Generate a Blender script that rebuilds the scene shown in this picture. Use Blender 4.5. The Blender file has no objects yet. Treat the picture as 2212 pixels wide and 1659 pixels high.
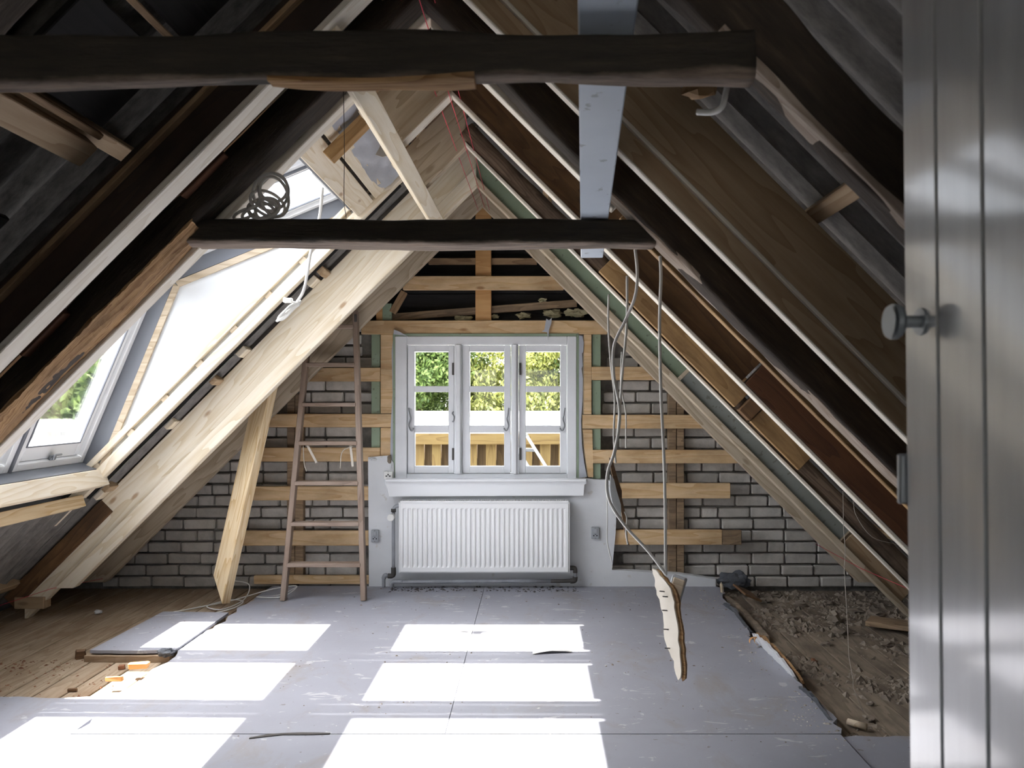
import bpy, bmesh, math, random
import numpy as np
from mathutils import Vector, Matrix, noise
random.seed(7)
sc = bpy.context.scene
C = sc.collection
R = math.radians

# ------------------------------------------------------------------ camera, sky, sun, exposure
F, PX, PY, H = 1750.0, 1155.0, 862.0, 1.31      # focal length in pixels, vanishing point, eye height
cam = bpy.data.cameras.new('camera')
cam.sensor_width = 36.0
cam.lens = F / 2212 * 36.0
cam.shift_x = -(PX - 1106) / 2212
cam.shift_y = (PY - 829.5) / 2212
cam.clip_start = 0.02
cam.dof.use_dof = True
cam.dof.focus_distance = 4.6
cam.dof.aperture_fstop = 7.0
cam_o = bpy.data.objects.new('camera', cam)
C.objects.link(cam_o)
cam_o.location = (0, 0, H)
cam_o.rotation_euler = (R(90), 0, 0)
sc.camera = cam_o

SUN_DIR = Vector((1.0, -0.03, -1.75)).normalized()
world = bpy.data.worlds.new('sky'); sc.world = world
world.use_nodes = True
wn = world.node_tree.nodes; wl = world.node_tree.links
sky = wn.new('ShaderNodeTexSky')
sky.sky_type = 'NISHITA'
sky.sun_disc = False
sky.sun_elevation = math.asin(-SUN_DIR.z)
sky.sun_rotation = math.atan2(-SUN_DIR.x, -SUN_DIR.y)
sky.air_density = 1.0; sky.dust_density = 2.5; sky.ozone_density = 1.0
hs = wn.new('ShaderNodeHueSaturation'); hs.inputs['Saturation'].default_value = 0.3
wl.new(sky.outputs[0], hs.inputs['Color'])
wl.new(hs.outputs[0], wn['Background'].inputs[0])
wn['Background'].inputs[1].default_value = 0.75
sun = bpy.data.lights.new('sun', 'SUN')
sun.energy = 21.0; sun.angle = R(0.53); sun.color = (1.0, 0.965, 0.91)
sun_o = bpy.data.objects.new('sun', sun); C.objects.link(sun_o)
sun_o.rotation_euler = SUN_DIR.to_track_quat('-Z', 'Y').to_euler()
sun_o.location = (-8, 4, 12)
sc.view_settings.view_transform = 'Standard'
sc.view_settings.look = 'None'
sc.view_settings.exposure = 1.28
sc.cycles.diffuse_bounces = 6
sc.cycles.max_bounces = 12
sc.view_settings.gamma = 1.0
sc.view_settings.use_curve_mapping = False

# ------------------------------------------------------------------ helpers
def W(px, py, Y):
    s = F / Y
    return Vector(((px - PX) / s, Y, H - (py - PY) / s))

WM = {}
I4 = Matrix.Identity(4)

def link(o, M=None, parent=None):
    M = I4.copy() if M is None else M
    C.objects.link(o)
    if parent is not None:
        o.parent = parent
        o.matrix_parent_inverse = WM[parent.name].inverted()
    o.matrix_basis = M
    WM[o.name] = M.copy()
    return o

def mesh_obj(name, verts, faces, mat=None, parent=None, M=None, smooth=False):
    me = bpy.data.meshes.new(name)
    me.from_pydata([tuple(v) for v in verts], [], faces)
    me.update()
    if mat: me.materials.append(mat)
    if smooth:
        me.polygons.foreach_set('use_smooth', [True] * len(me.polygons))
    return link(bpy.data.objects.new(name, me), M, parent)

def bm_obj(name, bm, mat=None, parent=None, M=None, smooth=False):
    me = bpy.data.meshes.new(name)
    bmesh.ops.recalc_face_normals(bm, faces=bm.faces)
    bm.to_mesh(me); bm.free()
    if mat: me.materials.append(mat)
    if smooth:
        me.polygons.foreach_set('use_smooth', [True] * len(me.polygons))
    return link(bpy.data.objects.new(name, me), M, parent)

def tag(o, label=None, cat=None, group=None, kind=None):
    if label: o['label'] = label
    if cat: o['category'] = cat
    if group: o['group'] = group
    if kind: o['kind'] = kind
    return o

def empty(name, loc, label=None, cat=None, group=None, kind=None):
    o = bpy.data.objects.new(name, None)
    o.empty_display_size = 0.05
    link(o, Matrix.Translation(loc))
    return tag(o, label, cat, group, kind)

def add_box(bm, c, s, M=None, bev=0.0):
    r = bmesh.ops.create_cube(bm, size=1.0)
    vs = r['verts']
    for v in vs:
        v.co = Vector((v.co.x * s[0] + c[0], v.co.y * s[1] + c[1], v.co.z * s[2] + c[2]))
    if bev:
        es = list({e for v in vs for e in v.link_edges})
        q = bmesh.ops.bevel(bm, geom=es, offset=bev, segments=1, affect='EDGES')
        vs = q['verts']
    if M is not None:
        for v in set(vs): v.co = M @ v.co
    return vs

def box(name, lo, hi, mat, parent=None, bev=0.002):
    lo = Vector(lo); hi = Vector(hi)
    bm = bmesh.new(); s = hi - lo
    add_box(bm, (0, 0, 0), s, bev=min(bev, min(s) * 0.3))
    return bm_obj(name, bm, mat, parent, Matrix.Translation((lo + hi) / 2))

def rectbox(name, x0, y0, x1, y1, Yf, Yb, mat, parent=None, bev=0.002):
    a = W(x0, y1, Yf); b = W(x1, y0, Yf)
    return box(name, (a.x, Yf, a.z), (b.x, Yb, b.z), mat, parent, bev)

def frame_from(x, up):
    x = x.normalized()
    y = up.cross(x).normalized()
    z = x.cross(y)
    return Matrix((x, y, z)).transposed().to_4x4()

def beam(name, p0, p1, w, h, mat, parent=None, up=Vector((0, 0, 1)), bev=0.003):
    p0 = Vector(p0); p1 = Vector(p1)
    M = Matrix.Translation((p0 + p1) / 2) @ frame_from(p1 - p0, Vector(up))
    bm = bmesh.new()
    add_box(bm, (0, 0, 0), ((p1 - p0).length, w, h), bev=min(bev, w * .3, h * .3))
    return bm_obj(name, bm, mat, parent, M)

def prism(name, pts, y0, y1, mat, parent=None, ang=0.0, bev=0.0):
    """polygon in the XZ plane extruded along Y; local x lies along the grain angle"""
    cx = sum(p[0] for p in pts) / len(pts); cz = sum(p[1] for p in pts) / len(pts)
    M = Matrix.Translation((cx, (y0 + y1) / 2, cz)) @ Matrix.Rotation(-ang, 4, 'Y')
    Mi = M.inverted(); n = len(pts)
    vs = [Mi @ Vector((p[0], y, p[1])) for y in (y0, y1) for p in pts]
    fs = [tuple(range(n)), tuple(range(2 * n - 1, n - 1, -1))] + [(i, (i + 1) % n, n + (i + 1) % n, n + i) for i in range(n)]
    bm = bmesh.new()
    bv = [bm.verts.new(v) for v in vs]
    for f in fs: bm.faces.new([bv[i] for i in f])
    bmesh.ops.recalc_face_normals(bm, faces=bm.faces)
    if bev: bmesh.ops.bevel(bm, geom=bm.edges[:], offset=bev, segments=1, affect='EDGES')
    return bm_obj(name, bm, mat, parent, M)

def catmull(pts, n=8):
    pts = [Vector(p) for p in pts]
    P = [pts[0] * 2 - pts[1]] + pts + [pts[-1] * 2 - pts[-2]]
    out = []
    for i in range(1, len(P) - 2):
        for k in range(n):
            t = k / n
            a, b, c, d = P[i - 1], P[i], P[i + 1], P[i + 2]
            out.append(0.5 * ((2 * b) + (c - a) * t + (2 * a - 5 * b + 4 * c - d) * t * t + (3 * b - a - 3 * c + d) * t ** 3))
    out.append(pts[-1])
    return out

def tube_geo(pts, r, seg=6):
    vs, fs = [], []
    n = len(pts)
    prev = None
    for i, p in enumerate(pts):
        d = (pts[min(i + 1, n - 1)] - pts[max(i - 1, 0)])
        d = d.normalized() if d.length > 1e-9 else Vector((0, 0, 1))
        if prev is None:
            u = d.orthogonal().normalized()
        else:
            u = (prev - d * prev.dot(d))
            u = u.normalized() if u.length > 1e-6 else d.orthogonal().normalized()
        prev = u
        v = d.cross(u)
        for k in range(seg):
            a = 2 * math.pi * k / seg
            vs.append(p + (u * math.cos(a) + v * math.sin(a)) * r)
    for i in range(n - 1):
        for k in range(seg):
            fs.append((i * seg + k, i * seg + (k + 1) % seg, (i + 1) * seg + (k + 1) % seg, (i + 1) * seg + k))
    fs.append(tuple(range(seg - 1, -1, -1))); fs.append(tuple((n - 1) * seg + k for k in range(seg)))
    return vs, fs

def tube(name, pts, r, mat, parent=None, seg=6, n=8, smooth=True):
    pts = [Vector(p) for p in pts]
    o = pts[0].copy()
    path = catmull(pts, n) if len(pts) > 2 and n > 1 else pts
    vs, fs = tube_geo([p - o for p in path], r, seg)
    return mesh_obj(name, vs, fs, mat, parent, Matrix.Translation(o), smooth)

def rough_beam(name, p0, p1, w, h, mat, parent=None, up=Vector((0, 0, 1)), seg=60, amp=0.006, rnd=0.35, seed=0, sag=0.0):
    """hand-hewn timber: rounded rectangle section with uneven faces"""
    p0 = Vector(p0); p1 = Vector(p1); L = (p1 - p0).length
    M = Matrix.Translation((p0 + p1) / 2) @ frame_from(p1 - p0, Vector(up))
    ring = []
    K = 28
    for k in range(K):
        a = 2 * math.pi * (k + .5) / K
        e = 2 / (2.0 + 7.0 * (1 - rnd))
        cx = math.copysign(abs(math.cos(a)) ** e, math.cos(a)); cz = math.copysign(abs(math.sin(a)) ** e, math.sin(a))
        ring.append((cx * w / 2, cz * h / 2))
    vs, fs = [], []
    for i in range(seg + 1):
        x = -L / 2 + L * i / seg
        for (y, z) in ring:
            q = Vector((x * 2.2 + seed * 7.1, y * 9, z * 9))
            d = noise.noise(q) * amp + noise.noise(q * 3.7) * amp * .45
            low = Vector((x * 1.3 + seed * 3.3, seed, 0))
            oz = noise.noise(low) * amp * 1.8 + sag * (x / (L / 2)) ** 2
            oy = noise.noise(low + Vector((0, 9, 0))) * amp * 1.2
            f = 1 + d / max(min(w, h) / 2, 1e-3)
            vs.append((x, y * f + oy, z * f + oz))
    for i in range(seg):
        for k in range(K):
            fs.append((i * K + k, i * K + (k + 1) % K, (i + 1) * K + (k + 1) % K, (i + 1) * K + k))
    fs.append(tuple(range(K - 1, -1, -1))); fs.append(tuple(seg * K + k for k in range(K)))
    o = mesh_obj(name, vs, fs, mat, parent, M, True)
    return o

# ------------------------------------------------------------------ materials
def lin(h):
    h = h.lstrip('#')
    c = [int(h[i:i + 2], 16) / 255 for i in (0, 2, 4)]
    return tuple(x / 12.92 if x <= .04045 else ((x + .055) / 1.055) ** 2.4 for x in c) + (1.0,)

class NT:
    def __init__(s, name):
        s.m = bpy.data.materials.new(name); s.m.use_nodes = True
        s.t = s.m.node_tree; s.n = s.t.nodes; s.l = s.t.links
        s.b = s.n['Principled BSDF']
    def new(s, typ, **kw):
        n = s.n.new('ShaderNode' + typ)
        for k, v in kw.items(): setattr(n, k, v)
        return n
    def math(s, op, a, b=None, c=None):
        n = s.new('Math', operation=op)
        for i, x in enumerate((a, b, c)):
            if x is None: continue
            if hasattr(x, 'is_linked'): s.l.new(x, n.inputs[i])
            else: n.inputs[i].default_value = x
        return n.outputs[0]
    def coords(s, scale=(1, 1, 1), rand=True, which='Object'):
        tc = s.new('TexCoord'); out = tc.outputs[which]
        if rand:
            oi = s.new('ObjectInfo')
            mul = s.new('VectorMath', operation='SCALE'); mul.inputs[0].default_value = (37.1, 17.3, 53.7)
            s.l.new(oi.outputs['Random'], mul.inputs['Scale'])
            ad = s.new('VectorMath', operation='ADD')
            s.l.new(out, ad.inputs[0]); s.l.new(mul.outputs[0], ad.inputs[1]); out = ad.outputs[0]
        mp = s.new('Mapping'); mp.inputs['Scale'].default_value = scale
        s.l.new(out, mp.inputs['Vector'])
        return mp.outputs[0]
    def noise(s, vec, scale=5.0, detail=4.0, rough=.55, dist=0.0):
        n = s.new('TexNoise'); n.inputs['Scale'].default_value = scale; n.inputs['Detail'].default_value = detail
        n.inputs['Roughness'].default_value = rough; n.inputs['Distortion'].default_value = dist
        if vec is not None: s.l.new(vec, n.inputs['Vector'])
        return n.outputs['Fac']
    def ramp(s, fac, stops):
        r = s.new('ValToRGB')
        while len(r.color_ramp.elements) < len(stops): r.color_ramp.elements.new(0.5)
        for e, (p, c) in zip(r.color_ramp.elements, stops):
            e.position = p; e.color = c if isinstance(c, tuple) else lin(c)
        s.l.new(fac, r.inputs[0])
        return r.outputs[0]
    def mix(s, fac, a, b, mode='MIX'):
        n = s.new('Mix', data_type='RGBA', blend_type=mode)
        for i, x in ((0, fac), (6, a), (7, b)):
            if hasattr(x, 'is_linked'): s.l.new(x, n.inputs[i])
            else: n.inputs[i].default_value = (lin(x) if isinstance(x, str) else x)
        return n.outputs[2]
    def bump(s, fac, strength=.3, dist=.01):
        b = s.new('Bump'); b.inputs['Strength'].default_value = strength; b.inputs['Distance'].default_value = dist
        s.l.new(fac, b.inputs['Height']); s.l.new(b.outputs[0], s.b.inputs['Normal'])
    def col(s, c):
        if hasattr(c, 'is_linked'): s.l.new(c, s.b.inputs['Base Color'])
        else: s.b.inputs['Base Color'].default_value = lin(c) if isinstance(c, str) else c
    def rough(s, v):
        s.b.inputs['Roughness'].default_value = v; return s

def wood(name, light, dark, knots=.6, ring=1.0, rough=.72, bump=.25, dirt=None, dirt_amt=.5, knotcol=None):
    t = NT(name)
    v = t.coords((1.1, 14, 14))
    v2 = t.coords((.55, 5.0, 5.0))
    wv = t.new('TexNoise'); wv.inputs['Scale'].default_value = 1.6; wv.inputs['Detail'].default_value = 2
    t.l.new(v2, wv.inputs['Vector'])
    rings = t.math('FRACT', t.math('MULTIPLY', wv.outputs['Fac'], 9.0 * ring))
    rings = t.math('POWER', rings, 2.2)
    fine = t.noise(v, 6.0, 5, .6)
    f = t.math('ADD', t.math('MULTIPLY', rings, .45), t.math('MULTIPLY', fine, .55))
    c = t.ramp(f, [(.18, light), (.8, dark)])
    if knots:
        vo = t.new('TexVoronoi'); vo.inputs['Scale'].default_value = 3.2; vo.inputs['Randomness'].default_value = 1.0
        t.l.new(t.coords((.85, 2.2, 2.2)), vo.inputs['Vector'])
        k = t.ramp(vo.outputs['Distance'], [(.05, (1, 1, 1, 1)), (.11, (0, 0, 0, 1))])
        kk = t.math('MULTIPLY', k, knots)
        c = t.mix(kk, c, knotcol or dark)
    if dirt:
        n = t.noise(t.coords((1.2, 3, 3)), 2.4, 5, .65)
        c = t.mix(t.ramp(n, [(.42, (0, 0, 0, 1)), (.66, (dirt_amt,) * 3 + (1,))]), c, dirt)
    t.col(c); t.rough(rough)
    t.bump(fine, bump, .004)
    return t.m

def paint(name, colr, rough=.5, var=None, vs=3.0, amt=.35, bump=0.0, spots=None, metal=0.0):
    t = NT(name)
    c = colr
    if var:
        n = t.noise(t.coords(), vs, 5, .6)
        c = t.mix(t.ramp(n, [(.38, (0, 0, 0, 1)), (.68, (amt,) * 3 + (1,))]), lin(colr), var)
    if spots:
        n2 = t.noise(t.coords(), vs * 9, 3, .5)
        c = t.mix(t.ramp(n2, [(.66, (0, 0, 0, 1)), (.70, (.8, .8, .8, 1))]), c if hasattr(c, 'is_linked') else lin(c), spots)
    t.col(c); t.rough(rough); t.b.inputs['Metallic'].default_value = metal
    if bump: t.bump(t.noise(t.coords(), 60, 3, .6), bump, .003)
    return t.m

def glass_mat(name, gloss=.06, tint=(1, 1, 1, 1)):
    t = NT(name)
    t.n.remove(t.b)
    tr = t.new('BsdfTransparent'); tr.inputs[0].default_value = tint
    gl = t.new('BsdfGlossy'); gl.inputs['Roughness'].default_value = .02
    lw = t.new('LayerWeight'); lw.inputs[0].default_value = .12
    f = t.math('MULTIPLY_ADD', lw.outputs['Fresnel'], .8, gloss * .3)
    mx = t.new('MixShader')
    t.l.new(f, mx.inputs[0]); t.l.new(tr.outputs[0], mx.inputs[1]); t.l.new(gl.outputs[0], mx.inputs[2])
    t.l.new(mx.outputs[0], t.n['Material Output'].inputs[0])
    return t.m

M_ = {}
M_['pine'] = wood('pale_pine', '#e8dfcd', '#d3c2a2', .75, 1.0, knotcol='#a07a50')
M_['pine2'] = wood('new_pine', '#dcc9a6', '#bd9c6c', .7, 1.2, knotcol='#8d623c')
M_['pine_dull'] = wood('dull_pine', '#b29c7e', '#94795a', .5, 1.0, knotcol='#5a4128')
M_['pine_grey'] = wood('greyed_pine', '#c6b8a2', '#a08e74', .5, 1.0, knotcol='#7c6548')
M_['white_edge'] = wood('whitewashed_pine', '#e8e2d6', '#d2c8b6', .3)  # pale pine, whitened to paint in floor bounce on rafter undersides
M_['batten'] = wood('orange_batten', '#d9bd95', '#bf9a6a', .75, .9, knotcol='#83521f', dirt='#7d623f', dirt_amt=.45)
M_['batten_dark'] = wood('brown_batten', '#a08463', '#785c40', .5, dirt='#4a3826')
M_['orange'] = wood('orange_stud', '#cba06c', '#b4854f', .3, .7, dirt='#94683c', dirt_amt=.4)
M_['tan'] = wood('tan_board', '#b99668', '#957246', .7, 1.1, knotcol='#54361a', dirt='#5d4226', dirt_amt=.6)
M_['brown'] = wood('brown_board', '#80603f', '#5c402a', .6, 1.1, knotcol='#2a190e', dirt='#2d2018', dirt_amt=.6)
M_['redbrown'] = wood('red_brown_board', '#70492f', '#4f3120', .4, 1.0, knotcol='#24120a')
M_['darkbrown'] = wood('dark_brown_board', '#3a281c', '#231710', .5, 1.0, dirt='#14100d')
M_['oldpost'] = wood('weathered_post', '#9b8468', '#6f5a43', .2, 1.6, bump=.5, dirt='#4d4136', dirt_amt=.6)
M_['log'] = wood('bark_log', '#83705e', '#57473a', .2, 2.0, .9, .8, dirt='#332820', dirt_amt=.8)
M_['ladder'] = wood('ladder_wood', '#8c7868', '#6d5a4c', .2, 1.0, .6, dirt='#a1948a', dirt_amt=.4)
M_['plank_floor'] = wood('old_floor_board', '#a89680', '#86735a', .5, 1.0, .8, dirt='#7d644a', dirt_amt=.7)
M_['plank_dirty'] = wood('dirty_floor_board', '#8a7d6c', '#6b6051', .4, 1.0, .9, dirt='#50463c', dirt_amt=.85)
M_['splint'] = wood('splintered_wood', '#b89468', '#7d5632', .3, 2.5, .9, 1.0, dirt='#4a3626', dirt_amt=.55)
M_['worn'] = wood('worn_pale_timber', '#b5a89c', '#857668', .1, 2.2, .9, .8, dirt='#6b5643', dirt_amt=.6)  # paler greyish wood for the underside strips
M_['fence'] = wood('yellow_fence', '#9c8552', '#7c643a', .4)
M_['fence_d'] = wood('brown_fence', '#6b583a', '#4d3d28', .3)
M_['green'] = paint('green_paint', '#8a9b84', .6, '#7a8770', 4, .6, spots='#6b6f60')
M_['greygreen'] = paint('grey_painted_board', '#8c908a', .6, '#777a74', 3, .7, spots='#6d6a62')
M_['white'] = paint('white_gloss_paint', '#e4e6e8', .35)
M_['white_old'] = paint('white_paint_worn', '#dfe1e4', .4, '#c3c6c9', 3, .5)
M_['plaster'] = paint('white_plaster', '#d6d8da', .85, '#bfc1c3', 2.2, .6, .15, spots='#c4c2be')
M_['rad'] = paint('radiator_enamel', '#e6e7e7', .35)
M_['cheek'] = paint('white_board', '#d6dadd', .7, '#cdd1d5', 1.5, .5)
M_['lining'] = paint('grey_gasket', '#6b6f77', .55)
M_['lining_d'] = paint('dark_gasket', '#4b4d52', .6)
M_['metal'] = paint('dull_metal', '#8b8d90', .4, metal=.6)
M_['pipe'] = paint('grey_painted_pipe', '#9a9da2', .45, '#6f7175', 8, .6)
M_['iron'] = paint('dark_iron', '#4a4744', .6, '#2f2c2a', 10, .7)
M_['socket'] = paint('grey_plastic', '#9b9fa3', .5)
M_['socket_w'] = paint('white_plastic', '#e0e0dc', .45)
M_['black'] = paint('black_hole', '#0c0c0c', .9)
M_['nail'] = paint('nail_steel', '#3a3531', .5)
M_['tar'] = wood('tarred_board', '#1d1c1c', '#100f10', .2, 1.0, .95)  # tarred gable boards; near-left roof boards use it as painted shade
M_['cable'] = paint('grey_cable', '#cbc8c2', .5)
M_['cable_w'] = paint('white_cable', '#dcdcd8', .5)
M_['red'] = paint('red_string', '#c8324a', .6)
M_['thread'] = paint('pale_thread', '#b5aea2', .8)
M_['blue'] = paint('blue_grey_paint', '#b9c4d0', .5, '#a9b3bf', 3, .5, spots='#8b929a')
M_['foil'] = paint('grey_foil', '#b4b8c0', .45, '#999da6', 3, .6, .3)
M_['felt'] = paint('grey_felt', '#5c6066', .9, '#45484d', 4, .6, .3)
M_['glass'] = glass_mat('window_glass')
M_['alu'] = paint('aluminium', '#85898d', .4, metal=.4)
M_['roofwhite'] = paint('pale_roof_felt', '#cfcfcc', .9, '#bdbdb8', 2, .5)
M_['bark'] = paint('bark', '#54463a', .9)
M_['rubble'] = paint('rubble', '#857b6e', .95, '#5a5046', 6, .8, .4)
M_['rubble_b'] = paint('brick_rubble', '#8a5f45', .95, '#5e4334', 6, .7, .4)
M_['rubble_p'] = paint('plaster_crumbs', '#a8a49c', .95, '#7d786f', 6, .8)
M_['dust'] = paint('dust', '#4c443a', 1.0, '#362f28', 5, .7)
M_['board_w'] = paint('wallboard_white', '#e9e2d6', .8, '#d8cdb9', 6, .6, .2)
M_['clay'] = paint('ochre_scrap', '#b98a55', .8, '#8d6338', 9, .6)
M_['insul'] = paint('mineral_wool', '#a9a282', 1.0, '#7d7860', 12, .7, .5)
M_['dirt'] = M_['dust']

def collar_mat():
    t = NT('hewn_black_beam')
    v = t.coords((1.4, 10, 10)); f = t.noise(v, 5, 6, .65)
    c = t.ramp(f, [(.3, '#24211d'), (.62, '#38322a'), (.85, '#52473a')])
    # bark-free worn timber along the lower arris
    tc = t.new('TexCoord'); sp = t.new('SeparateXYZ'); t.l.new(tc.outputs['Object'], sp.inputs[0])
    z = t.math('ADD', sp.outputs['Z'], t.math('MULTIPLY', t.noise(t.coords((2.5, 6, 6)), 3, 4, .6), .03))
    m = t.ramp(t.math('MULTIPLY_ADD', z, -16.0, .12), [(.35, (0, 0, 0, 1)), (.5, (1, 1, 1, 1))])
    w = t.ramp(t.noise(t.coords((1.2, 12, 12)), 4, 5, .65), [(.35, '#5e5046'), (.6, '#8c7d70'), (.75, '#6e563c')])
    t.col(t.mix(m, c, w)); t.rough(.85); t.bump(f, .7, .008)
    return t.m
M_['collar'] = collar_mat()

def oldrafter_mat():
    t = NT('hewn_dark_rafter')
    f = t.noise(t.coords((1.2, 10, 10)), 5, 6, .65)
    c = t.ramp(f, [(.3, '#26201b'), (.6, '#3e342b'), (.85, '#5c4f42')])
    t.col(c); t.rough(.85); t.bump(f, .7, .008)
    return t.m
M_['oldrafter'] = oldrafter_mat()

def brick_mat(name, a, b, d):
    t = NT(name)
    oi = t.new('ObjectInfo')
    base = t.ramp(oi.outputs['Random'], [(0, a), (.5, b), (1, d)])
    n = t.noise(t.coords(), 9, 6, .65)
    c = t.mix(t.ramp(n, [(.4, (0, 0, 0, 1)), (.7, (.65, .65, .65, 1))]), base, '#928e87')
    t.col(c); t.rough(.95); t.bump(t.noise(t.coords(), 40, 5, .65), .6, .006)
    return t.m
M_['brick'] = brick_mat('limewashed_brick', '#c2beb7', '#b1ada6', '#cdc8c0')
M_['mortar'] = paint('grey_mortar', '#8b8780', .95, '#524e4a', 12, .8, .5)

def floor_mat():
    t = NT('lilac_grey_floor_paint')
    w = t.coords((1, 1, 1), rand=False)
    n1 = t.noise(w, 1.3, 6, .6)
    c = t.mix(t.ramp(n1, [(.35, (0, 0, 0, 1)), (.7, (.7, .7, .7, 1))]), '#90929b', '#7f8088')
    n2 = t.noise(t.coords((1.6, .9, 1), rand=False), 2.4, 8, .7, .6)
    c = t.mix(t.ramp(n2, [(.52, (0, 0, 0, 1)), (.68, (.6, .6, .6, 1))]), c, '#827a70')
    n3 = t.noise(t.coords((1.2, 2.6, 1), rand=False), 5, 5, .6, 1.0)
    c = t.mix(t.ramp(n3, [(.63, (0, 0, 0, 1)), (.66, (.7, .7, .7, 1))]), c, '#b4b4b7')
    n4 = t.noise(w, 38, 3, .5)
    c = t.mix(t.ramp(n4, [(.70, (0, 0, 0, 1)), (.74, (.8, .8, .8, 1))]), c, '#c2c0bd')
    n5 = t.noise(w, 31, 3, .5)
    c = t.mix(t.ramp(n5, [(.27, (.8, .8, .8, 1)), (.31, (0, 0, 0, 1))]), c, '#6a655f')
    t.col(c); t.rough(.55); t.bump(n2, .1, .004)
    return t.m
M_['floor'] = floor_mat()

def sheet_mat(name, a, b):
    t = NT(name)
    n = t.noise(t.coords((1, 4, 1)), 14, 6, .7)
    t.col(t.ramp(n, [(.35, a), (.7, b)])); t.rough(.8); t.bump(n, .4, .004)
    return t.m
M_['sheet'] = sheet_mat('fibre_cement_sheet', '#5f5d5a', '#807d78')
M_['sheet_mid'] = sheet_mat('sooty_fibre_cement', '#3d3b38', '#66635d')  # darker copy of the sheet, painting shade into the near-left roof
M_['sheet_dark'] = sheet_mat('sooty_roof_sheet', '#2a2928', '#454341')  # near-black sheet tone for the ridge cap

def leaf_mat(name, a, b, d):
    t = NT(name)
    g = t.new('NewGeometry')
    c = t.ramp(g.outputs['Random Per Island'], [(0, a), (.55, b), (1, d)])
    t.col(c); t.rough(.55)
    t.b.inputs['Transmission Weight'].default_value = 0.0
    tl = t.new('BsdfTranslucent'); t.l.new(c, tl.inputs[0])
    mx = t.new('MixShader'); mx.inputs[0].default_value = .35
    t.l.new(t.b.outputs[0], mx.inputs[1]); t.l.new(tl.outputs[0], mx.inputs[2])
    t.l.new(mx.outputs[0], t.n['Material Output'].inputs[0])
    return t.m
M_['leaf_g'] = leaf_mat('green_leaves', '#3d5429', '#667f3f', '#98ab68')
M_['leaf_y'] = leaf_mat('yellow_green_needles', '#5a6430', '#94994c', '#c2c278')
M_['leaf_d'] = leaf_mat('dark_needles', '#2b3d20', '#4f652e', '#a9ae60')

def door_mat():
    t = NT('grey_gloss_door_paint')
    n = t.noise(t.coords((7, 7, .8)), 4, 4, .6)
    t.col(t.ramp(n, [(.3, '#a6a8a8'), (.7, '#979999')])); t.rough(.3)
    t.b.inputs['Coat Weight'].default_value = 1.0; t.b.inputs['Coat Roughness'].default_value = .10; t.b.inputs['Coat IOR'].default_value = 1.6
    t.b.inputs['Specular IOR Level'].default_value = .6
    t.bump(n, .12, .004)
    return t.m
M_['door'] = door_mat()

# ------------------------------------------------------------------ structure: floor, roof, gable wall
XR = -0.36
KL, KR = 1.676, 0.958              # inner planes of the two 45 degree roof slopes, relative to eye height
def zl(k, x): return H + k + x
def zr(k, x): return H + k - x

def rafter(name, side, Y0, Y1, k0, k1, xa, xb, mat, parent=None, end='square', start='plumb', bev=.003):
    sg = -1 if side == 'L' else 1
    zf = zl if side == 'L' else zr
    dk = k1 - k0
    a0 = (xa, zf(k0, xa)); a1 = (xa, zf(k1, xa))
    if start == 'square':
        a1 = (xa + sg * dk / 2, zf(k0, xa) + dk / 2)
    if end == 'square':
        b0 = (xb, zf(k0, xb)); b1 = (xb + sg * dk / 2, zf(k0, xb) + dk / 2)
    elif end == 'plumb':
        b0 = (xb, zf(k0, xb)); b1 = (xb, zf(k1, xb))
    else:
        z = end
        b0 = (sg * -1 * (z - H - k0), z) if side == 'L' else ((H + k0 - z), z)
        b1 = (sg * -1 * (z - H - k1), z) if side == 'L' else ((H + k1 - z), z)
    return prism(name, [a0, b0, b1, a1], Y0, Y1, mat, parent, R(45) if side == 'L' else R(-45), bev)

fl = box('floor', (-3.9, -1.7, -.30), (3.1, 6.2, -.10), M_['dust'], bev=0)
tag(fl, kind='structure')

def jag_poly(name, pts, z0, z1, mat, parent, jag=(), amp=.02, step=.05):
    """flat panel from an XY outline; the listed edges are torn"""
    out = []
    n = len(pts)
    for i in range(n):
        a = Vector(pts[i]); b = Vector(pts[(i + 1) % n])
        out.append(a)
        if i in jag:
            m = max(2, int((b - a).length / step))
            nr = Vector((-(b - a).y, (b - a).x)).normalized()
            for k in range(1, m):
                p = a.lerp(b, k / m)
                out.append(p + nr * (noise.noise(Vector((p.x * 6, p.y * 6, i))) * amp + noise.noise(Vector((p.x * 1.7, p.y * 1.7, i + 5))) * amp * 1.3 + random.uniform(-.3, .3) * amp))
    k = len(out)
    vs = [(p.x, p.y, z) for z in (z1, z0) for p in out]
    fs = [tuple(range(k)), tuple(range(2 * k - 1, k - 1, -1))] + [(i, i + k, (i + 1) % k + k, (i + 1) % k) for i in range(k)]
    o = mesh_obj(name, vs, fs, mat, parent)
    return o

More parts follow.
